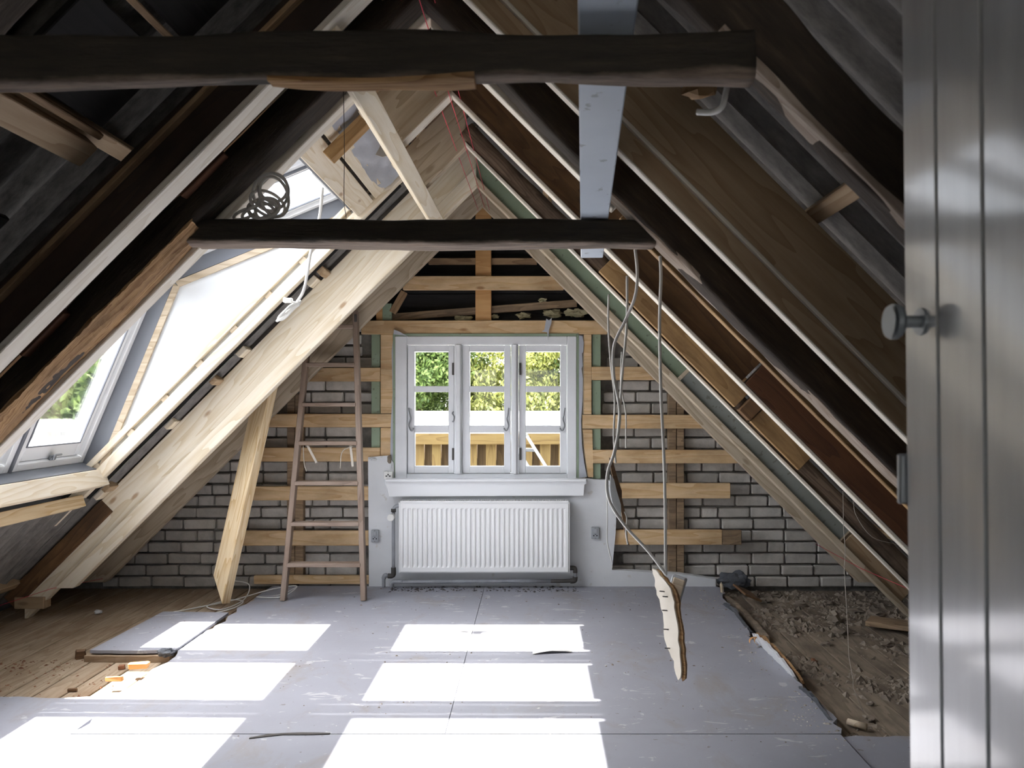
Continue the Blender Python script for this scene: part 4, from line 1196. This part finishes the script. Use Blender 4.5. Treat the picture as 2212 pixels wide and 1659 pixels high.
o = lump('wood_block', W(1512, 192, 1.66), (.035, .03, .022), M_['tan'], None, 3, 2, .3)
T(o, 'broken brown wood block beside the bent white conduit', 'block')

# ------------------------------------------------------------------ loose things on the floor
pn = empty('loose_plywood', (-2.1, 4.5, -.045), 'loose grey floor panel lying on the old boards at the left', 'panel')
o1 = jag_poly('top_sheet', [(-2.30, 4.19), (-1.862, 4.19), (-1.862, 4.93), (-2.27, 4.95)], -.004, .012, M_['floor'], pn, (0,), .01)
jag_poly('bottom_sheet', [(-2.32, 4.17), (-1.88, 4.17), (-1.88, 4.93), (-2.28, 4.95)], -.046, -.012, M_['plank_floor'], pn, (0,), .012)
def chunk(name, c, s, mat, label, cat, seed, rot=0, group=None):
    bm = bmesh.new(); add_box(bm, (0, 0, 0), s, bev=min(s) * .14)
    for v in bm.verts: v.co += Vector((random.uniform(-1, 1), random.uniform(-1, 1), random.uniform(-1, 1))) * min(s) * .12
    o = bm_obj(name, bm, M_[mat], None, Matrix.Translation(c) @ Matrix.Rotation(rot, 4, 'Z'))
    return tag(o, label, cat, group)
chunk('wood_block', (-2.37, 4.23, -.022), (.05, .04, .045), 'brown', 'small brown wood block beside the loose grey panel', 'block', 1, .5)
chunk('wood_block', (-1.92, 3.93, .018), (.09, .035, .03), 'clay', 'broken ochre wood strip on the floor edge, farther of two in the sun patch', 'block', 2, .1)
chunk('wood_block', (-1.95, 3.76, .012), (.075, .02, .02), 'clay', 'thin ochre wood strip on the floor edge, nearer of two in the sun patch', 'block', 3, .05)
chunk('wood_block', (-2.07, 4.06, -.034), (.03, .02, .02), 'rubble_b', 'tiny brown wood chip in front of the loose grey panel', 'block', 4, .2)
chunk('wood_block', (-2.14, 3.75, -.036), (.04, .015, .014), 'brown', 'dark brown splinter on the old boards at the left', 'splinter', 5, .1)
o = lump('felt_scrap', (-1.90, 4.17, .005), (.035, .03, .02), M_['felt'], None, 4, 3, .7)
T(o, 'crumpled dark felt scrap at the corner of the loose grey panel', 'scrap')
o = lump('paper_scrap', (-2.75, 5.1, -.03), (.025, .02, .012), M_['plaster'], None, 6, 2, .6)
T(o, 'small pale paper scrap on the old boards at the left', 'scrap')
# bent plastic offcut in the farthest right sun patch
vs = []
for i in range(7):
    for j in range(4):
        u = i / 6; v = j / 3
        vs.append((-.10 + .2 * u, -.05 + .11 * v + .03 * u, .003 + .012 * math.sin(u * 3.1) * (1 - v * .6) + .005 * noise.noise(Vector((u * 4, v * 4, 1)))))
fs = [(i * 4 + j, (i + 1) * 4 + j, (i + 1) * 4 + j + 1, i * 4 + j + 1) for i in range(6) for j in range(3)]
o = mesh_obj('plastic_offcut', vs, fs, M_['socket_w'], None, Matrix.Translation((W(1192, 1404, 4.25).x, 4.2, .001)), True)
T(o, 'curled white plastic offcut in the sun patch below the radiator', 'offcut')
# dark raised strip standing in for the crack along the floor joint
o = jag_poly('floor_splinter', [(-1.10, 3.12), (-.98, 3.155), (-.80, 3.162), (-.80, 3.172), (-.98, 3.170), (-1.10, 3.128)], .0, .004, M_['iron'], None, (0, 1, 3, 4), .010)
T(o, 'jagged broken strip in the floor joint between the near sun patches', 'splinter')
o = jag_poly('floor_scrape', [(-.56, 3.9), (-.47, 3.9), (-.47, 3.99), (-.57, 3.98)], .0, .003, M_['plaster'], None, (0, 1, 2, 3), .014, .02)
T(o, 'small square white scrape on the grey floor between the sun columns', 'scrap')
# torn remains of the former knee wall along the right edge of the floor
def torn_strip(name, path, h0, h1, t, mat, label, cat, lean=0.0, seed=0, group=None):
    path = [Vector(p) for p in path]
    vs, fs = [], []; n = 0
    N = 28
    L = sum((path[i + 1] - path[i]).length for i in range(len(path) - 1))
    pts = []
    for i in range(N + 1):
        u = i / N * (len(path) - 1); k = min(int(u), len(path) - 2); pts.append(path[k].lerp(path[k + 1], u - k))
    for i, p in enumerate(pts):
        d = (pts[min(i + 1, N)] - pts[max(i - 1, 0)]).normalized(); nn = Vector((d.y, -d.x, 0))
        e = math.sin(math.pi * i / N) ** .5
        top = h0 + (h1 - h0) * e * (.8 + .5 * noise.noise(Vector((i * .45, seed, 0)))) + random.uniform(-1, 1) * .004
        for (z, s) in ((0, 0), (0, t), (top, t), (top, 0)):
            vs.append(p + nn * (s + lean * z) + Vector((0, 0, z)) + nn * noise.noise(Vector((i * .5, z * 9, seed))) * .006)
    for i in range(N):
        for k in range(4): fs.append((i * 4 + k, i * 4 + (k + 1) % 4, (i + 1) * 4 + (k + 1) % 4, (i + 1) * 4 + k))
    fs.append((3, 2, 1, 0)); fs.append(tuple(N * 4 + k for k in range(4)))
    o0 = vs[0].copy()
    o = mesh_obj(name, [v - o0 for v in vs], fs, M_[mat], None, Matrix.Translation(o0))
    return tag(o, label, cat, group)
torn_strip('torn_wallboard', [(1.215, 4.42, -.01), (1.225, 4.1, -.01), (1.235, 3.80, -.01)], .015, .10, .014, 'plaster', 'torn upright strip of white wallboard along the right floor edge', 'wallboard', .5, 1)
torn_strip('torn_backing', [(1.245, 4.46, -.02), (1.255, 4.1, -.02), (1.262, 3.78, -.02)], .02, .11, .012, 'splint', 'torn brown backing behind the white wallboard strip, right floor edge', 'backing', .55, 2)
torn_strip('felt_strip', [(1.24, 5.18, -.03), (1.27, 4.95, -.03), (1.25, 4.62, -.03)], .01, .085, .02, 'felt', 'crumpled grey felt strip along the right floor edge, far from the camera', 'felt', .8, 3)
torn_strip('felt_strip', [(1.23, 3.72, -.03), (1.25, 3.5, -.03), (1.235, 3.28, -.03)], .01, .07, .016, 'felt', 'crumpled grey felt strip along the right floor edge, nearest the camera', 'felt', .7, 4)
torn_strip('wood_lath', [(1.30, 5.55, -.05), (1.32, 5.1, -.05), (1.32, 4.55, -.05)], .03, .045, .03, 'plank_dirty', 'dirty wooden lath lying along the right floor edge by the brick wall', 'lath', .1, 5)
torn_strip('splinter', [(1.27, 5.50, -.03), (1.275, 5.49, -.03), (1.28, 5.48, -.03)], .06, .10, .008, 'pine', 'upright pale wood splinter at the far right floor corner', 'splinter', .1, 6)
o = beam('broken_board', W(1600, 1270, 5.45) + Vector((0, 0, .0)), W(1628, 1292, 5.2), .12, .014, M_['brown'], up=Vector((.5, -.6, 1)))
T(o, 'broken brown board tilted up at the far right floor corner', 'board')
o = lump('felt_scrap', Vector((1.40, 5.68, .04)), (.11, .03, .06), M_['felt'], None, 9, 3, .6)
T(o, 'dark felt lump against the bricks at the far right corner', 'scrap')
o = beam('loose_plank', Vector((2.0, 4.86, -.02)), Vector((2.52, 4.5, -.005)), .15, .03, M_['oldpost'])
T(o, 'weathered plank end lying in the rubble under the right rafter feet', 'plank')
o = tube('paper_roll', [Vector((1.31, 3.39, -.04)), Vector((1.365, 3.335, -.04))], .014, M_['pine_grey'], None, 10, 1)
T(o, 'pale paper roll on the dirty boards beside the nearest felt strip', 'roll')
# ochre peel of tape
for i, (px, py, Yc) in enumerate(((1632, 1398, 4.27), (1648, 1402, 4.25))):
    pass
tp = empty('tape_peel', W(1640, 1403, 4.26), 'curled ochre tape peel at the right floor edge', 'tape')
for i, (ox, oy, a0, a1, r_) in enumerate(((-.02, .0, .3, 3.6, .028), (.012, .015, 1.0, 4.4, .03), (.03, -.01, -.6, 2.2, .024))):
    vs = []
    for k in range(13):
        a = a0 + (a1 - a0) * k / 12
        for z in (.0, .022): vs.append((ox + r_ * math.cos(a), oy + z + .004 * k / 12, .026 + r_ * .8 * math.sin(a)))
    fs = [(k * 2, k * 2 + 1, k * 2 + 3, k * 2 + 2) for k in range(12)]
    mesh_obj('tape_curl', vs, fs, M_['clay'], tp, Matrix.Translation(W(1640, 1398, 4.26)), True)
# rubble on the right: the larger lumps one by one, the grit as one stuff object
rub = []
rnd = random.Random(21)
spots = [(1.55, 5.45), (1.75, 5.35), (1.95, 5.4), (2.05, 5.2), (1.6, 5.05), (1.85, 5.0), (2.15, 5.1), (1.52, 4.75), (1.78, 4.72), (2.2, 4.62), (2.32, 4.4), (2.05, 4.35), (1.95, 4.48), (2.25, 4.22), (2.42, 4.25), (1.62, 4.5), (1.5, 5.6), (1.68, 5.62), (2.2, 5.35), (1.45, 4.2), (1.5, 3.62), (1.75, 3.5), (1.62, 3.35), (1.9, 3.3), (1.42, 3.45), (2.1, 3.6), (1.85, 3.75)]
for i, (x, y) in enumerate(spots):
    s = rnd.uniform(.02, .055) if i < 19 else rnd.uniform(.012, .026)
    zs_ = s * rnd.uniform(.4, .8)
    o = lump('rubble_lump', Vector((x, y, -.055 + zs_ * .5)), (s * rnd.uniform(.8, 1.7), s, zs_), M_['rubble' if rnd.random() > .2 else 'rubble_b'], None, 30 + i, 2, .8)
    tag(o, 'dusty lump of rubble on the dirty right-hand boards', 'rubble', 'rubble lumps on the right-hand boards')
def grit(name, n, region, zbase, smin, smax, mat, label, seed):
    r = np.random.default_rng(seed)
    vs, fs = [], []
    k = 0; tries = 0
    while k < n and tries < n * 30:
        tries += 1
        x = r.uniform(region[0], region[1]); y = r.uniform(region[2], region[3])
        dn = noise.noise(Vector((x * 2.1, y * 2.1, seed))) + .5 * noise.noise(Vector((x * 6, y * 6, seed)))
        if r.uniform(-.2, .55) > dn + (.25 if y > 5.0 else 0): continue
        s = smin * (smax / smin) ** (r.uniform() ** 2)
        a = r.uniform(0, 6.28)
        b = len(vs)
        e1 = (math.cos(a) * s * r.uniform(.8, 2.2), math.sin(a) * s * r.uniform(.8, 2.2)); e2 = (-math.sin(a) * s, math.cos(a) * s)
        vs += [(x + e1[0], y + e1[1], zbase), (x + e2[0], y + e2[1], zbase), (x - e1[0], y - e1[1], zbase), (x - e2[0], y - e2[1], zbase), (x, y, zbase + s * r.uniform(.5, 1.1))]
        fs += [(b, b + 1, b + 4), (b + 1, b + 2, b + 4), (b + 2, b + 3, b + 4), (b + 3, b, b + 4)]
        k += 1
    c0 = Vector(((region[0] + region[1]) / 2, (region[2] + region[3]) / 2, zbase))
    o = mesh_obj(name, [Vector(v) - c0 for v in vs], fs, M_[mat], None, Matrix.Translation(c0))
    return tag(o, label, 'rubble', None, 'stuff')
grit('grit', 3800, (1.3, 2.6, 3.2, 5.75), -.062, .004, .028, 'rubble', 'dark grit and crumbled mortar strewn over the right-hand boards', 3)
grit('brick_dust', 350, (-3.0, -1.95, 3.62, 4.2), -.045, .003, .010, 'rubble_b', 'brown crumbs scattered on the old boards at the left', 5)
grit('floor_crumbs', 260, (-1.3, 1.2, 3.0, 5.6), .0, .002, .007, 'rubble', 'tiny dark crumbs scattered over the grey floor', 8)
grit('edge_crumbs', 240, (1.05, 1.22, 3.0, 5.6), .0, .002, .008, 'rubble_p', 'pale plaster crumbs along the right edge of the grey floor', 9)
grit('pipe_dirt', 300, (-1.0, .30, 5.50, 5.65), .0, .003, .013, 'iron', 'black dirt along the wall under the radiator pipe', 11)
# insulation tufts left in the top of the gable
for i, (px, py, s) in enumerate(((1000, 688, .05), (1130, 682, .045), (1195, 676, .06), (1245, 676, .07), (1172, 648, .03), (1070, 684, .03))):
    o = lump('insulation_tuft', W(px, py, 5.74), (s, .03, s * .45), M_['insul'], None, 60 + i, 3, .8)
    tag(o, 'tuft of old mineral wool above the window, ' + ('left of the orange post', 'second from the right', 'right of the hanging foil', 'rightmost', 'topmost on the slanting lath', 'just right of the orange post')[i], 'insulation')

# ------------------------------------------------------------------ door standing open at the right
XD, YD0, YD1 = .457, .185, 1.0
lean = .011
door = empty('door_1', (XD, YD0, 0)); tag(door, 'grey glossy board door standing open at the right edge', kind='structure')
edges = [1.0, .917, .823, .729, .635, .541, .447, .353, .259, .185]
Md = Matrix.Translation((XD, 0, H)) @ Matrix.Rotation(lean * -1, 4, 'Y') @ Matrix.Translation((-XD, 0, -H))
for i in range(len(edges) - 1):
    bm = bmesh.new()
    s = (.022, edges[i] - edges[i + 1] - .0015, 1.86)
    add_box(bm, (0, 0, 0), s, bev=.0035)
    bm_obj('door_board', bm, M_['door'], door, Md @ Matrix.Translation((XD + .011, (edges[i] + edges[i + 1]) / 2, .94)))
for zz in (.25, .95, 1.65):
    bm = bmesh.new(); add_box(bm, (0, 0, 0), (.022, .74, .12), bev=.004)
    bm_obj('door_ledge', bm, M_['door'], door, Md @ Matrix.Translation((XD + .034, .6, zz)))
# round knob on a long shank and the latch plate
kz = H - (695 - PY) * .955 / F
Mk = Matrix.Translation((XD, .955, kz))
bm = bmesh.new()
for (r1, r2, xa, xb) in ((.016, .016, -.004, .0), (.0075, .007, -.026, -.004), (.010, .018, -.030, -.026), (.021, .021, -.036, -.030), (.019, .012, -.040, -.036)):
    q = bmesh.ops.create_cone(bm, cap_ends=True, segments=28, radius1=r1, radius2=r2, depth=xb - xa)
    for v in q['verts']: v.co = Vector((v.co.z + (xa + xb) / 2, v.co.x, v.co.y))
bm_obj('door_knob', bm, M_['alu'], door, Mk, False)
pz = H - (1035 - PY) * 1.0 / F
bm = bmesh.new(); add_box(bm, (0, 0, 0), (.020, .010, .062), bev=.002)
bm_obj('latch_plate', bm, M_['metal'], door, Matrix.Translation((XD + .004, 1.0055, pz)))

# ------------------------------------------------------------------ outside: neighbour roof, timber screen, ladder, trees
g = box('ground', (-60, -40, -3.2), (60, 70, -3.0), paint('gravel', '#8a8782', .95, '#77746f', .4, .6), bev=0)
tag(g, 'garden ground outside the house', kind='structure')
o = box('flat_roof', (-7, 7.45, .82), (6, 19.6, 1.02), M_['roofwhite'], None, .01)
T(o, 'pale flat roof of the neighbouring building seen through the window', 'roof')
o = box('flat_roof_base', (-6.8, 7.6, -3.0), (5.8, 19.4, .82), M_['roofwhite'], None, .01)
T(o, 'rendered wall of the neighbouring building under its flat roof', 'building')
o = beam('roof_plank', W(880, 911, 10.5) + Vector((0, 0, .0)), W(954, 910, 10.5), .25, .06, M_['pine_grey'])
o.matrix_basis = Matrix.Translation((o.matrix_basis.translation.x, 10.5, 1.052)) @ o.matrix_basis.to_3x3().to_4x4()
T(o, 'pale plank lying on the flat roof behind the left casement', 'plank')
fe = empty('timber_screen', (-.4, 7.3, .0), 'yellow-brown timber screen of upright boards below the flat roof', 'fence')
beam('top_rail', (-2.6, 7.25, 1.0 - .045), (1.9, 7.25, 1.0 - .045), .06, .10, M_['fence'], fe, up=Vector((0, 0, 1)))
x = -2.55; i = 0
while x < 1.8:
    w = random.uniform(.075, .095)
    back = i % 2
    beam('screen_board', (x + w / 2, 7.27 + .03 * back, -.6), (x + w / 2, 7.27 + .03 * back, .92), w - .002, .02, M_['fence' if not back else 'fence_d'], fe, up=Vector((0, 1, 0)))
    x += w * (.97); i += 1
beam('bottom_rail', (-2.6, 7.33, -.3), (1.9, 7.33, -.3), .05, .09, M_['batten_dark'], fe)
la = empty('aluminium_ladder', W(1160, 1010, 6.9), 'aluminium ladder leaning outside the right-hand casement', 'ladder')
for dx, dY in ((0, 0), (-.15, .02)):
    a = W(1137, 940, 6.95) + Vector((dx, dY, 0)); b = W(1182, 1012, 6.8) + Vector((dx, dY, 0))
    d = (b - a); beam('stile', a, a + d * 4, .025, .055, M_['alu'], la, up=Vector((0, 1, 0)))
    beam('end_cap', a - d * .05, a + d * .04, .03, .06, M_['green'], la, up=Vector((0, 1, 0)))
for k in range(6):
    t = .45 + k * .62
    a = W(1137, 940, 6.95); b = W(1182, 1012, 6.8); p = a + (b - a) * t
    beam('rung', p, p + Vector((-.15, .02, 0)), .03, .03, M_['alu'], la)

def tree(name, base, height, blobs, nleaf, lsize, mat, label, seed, droop=.0):
    r = np.random.default_rng(seed)
    t = empty(name, base, label, 'tree')
    base = Vector(base)
    path = [base + Vector((0, 0, -.1)), base + Vector((.1, .05, height * .4)), base + Vector((0, 0, height * .85))]
    tube('trunk', path, .14, M_['bark'], t, 8, 6)
    bl = np.array(blobs, dtype=float)
    vol = bl[:, 3] * bl[:, 5]
    idx = r.choice(len(bl), nleaf, p=vol / vol.sum())
    d = r.normal(size=(nleaf, 3)); d /= np.linalg.norm(d, axis=1)[:, None]
    rad_ = r.uniform(.55, 1.02, size=(nleaf, 1))
    pos = bl[idx, :3] + d * bl[idx, 3:6] * rad_
    # clump the foliage into tufts
    pos = pos + .18 * np.sin(pos[:, [1, 2, 0]] * 5.1 + seed)
    s = lsize * r.uniform(.6, 1.5, size=(nleaf, 1))
    nrm = d + r.normal(size=(nleaf, 3)) * .6; nrm /= np.linalg.norm(nrm, axis=1)[:, None]
    up = r.normal(size=(nleaf, 3)) + np.array([0, 0, -droop * 3])
    u = np.cross(nrm, up); u /= np.linalg.norm(u, axis=1)[:, None]
    v = np.cross(u, nrm)
    V = np.stack([pos - v * s, pos + u * s * .42 + nrm * s * .12, pos + v * s, pos - u * s * .42 + nrm * s * .12], 1).reshape(-1, 3) - np.array(base)
    me = bpy.data.meshes.new('foliage')
    me.vertices.add(len(V)); me.vertices.foreach_set('co', V.astype(np.float32).ravel())
    me.loops.add(nleaf * 4); me.loops.foreach_set('vertex_index', np.arange(nleaf * 4, dtype=np.int32))
    me.polygons.add(nleaf); me.polygons.foreach_set('loop_start', np.arange(0, nleaf * 4, 4, dtype=np.int32))
    try: me.polygons.foreach_set('loop_total', np.full(nleaf, 4, dtype=np.int32))
    except Exception: pass
    me.update(calc_edges=True); me.validate()
    me.materials.append(mat)
    fo = link(bpy.data.objects.new('foliage', me), Matrix.Translation(base), t)
    return t
def blobs_round(c, rx, rz, n, seed, size=(.55, 1.0)):
    r = np.random.default_rng(seed); out = []
    for i in range(n):
        d = r.normal(size=3); d /= np.linalg.norm(d)
        q = r.uniform(.3, .85)
        s = r.uniform(*size)
        out.append((c[0] + d[0] * rx * q, c[1] + d[1] * rx * q, c[2] + d[2] * rz * q, s, s, s * .8))
    return out
def blobs_cone(c, h, r0, n, seed):
    r = np.random.default_rng(seed); out = []
    for i in range(n):
        t = (i / n) ** 1.1; a = r.uniform(0, 6.28); rr = r0 * (1 - t) * r.uniform(.6, 1)
        s = .35 + .55 * (1 - t)
        out.append((c[0] + math.cos(a) * rr, c[1] + math.sin(a) * rr, c[2] + t * h, s, s, s * .55))
    return out
tree('broadleaf_tree', (-3.3, 22.5, -3), 6.5, blobs_round((-3.3, 22.5, 2.5), 2.6, 3.2, 46, 1), 52000, .062, M_['leaf_g'], 'bright green broadleaf tree behind the left casement', 2)
tree('conifer_tree', (-.55, 22.0, -3), 8.5, blobs_cone((-.55, 22.0, -1.6), 8.0, 2.0, 60, 3), 52000, .062, M_['leaf_y'], 'yellow-green drooping conifer behind the middle casement', 4, .5)
tree('conifer_tree', (1.3, 23.0, -3), 9.5, blobs_cone((1.3, 23.0, -1.8), 9.0, 2.3, 64, 5), 52000, .062, M_['leaf_d'], 'dark conifer with light tips behind the right casement', 6, .5)
tree('broadleaf_tree', (-7.6, 24, -3), 7, blobs_round((-7.6, 24, 2.4), 3.0, 3.4, 40, 8), 9000, .2, M_['leaf_g'], 'broadleaf tree farther left, past the edge of the gable window', 9)
tree('conifer_tree', (4.6, 24, -3), 8, blobs_cone((4.6, 24, -2), 8.5, 2.4, 50, 10), 9000, .2, M_['leaf_d'], 'dark conifer farther right, past the edge of the gable window', 11)
tree('broadleaf_tree', (-7.4, 12.8, -3), 5.0, blobs_round((-7.2, 12.8, .35), 2.6, 2.0, 40, 12, (.5, .9)), 22000, .08, M_['leaf_g'], 'light green tree seen through the lower roof windows', 13)
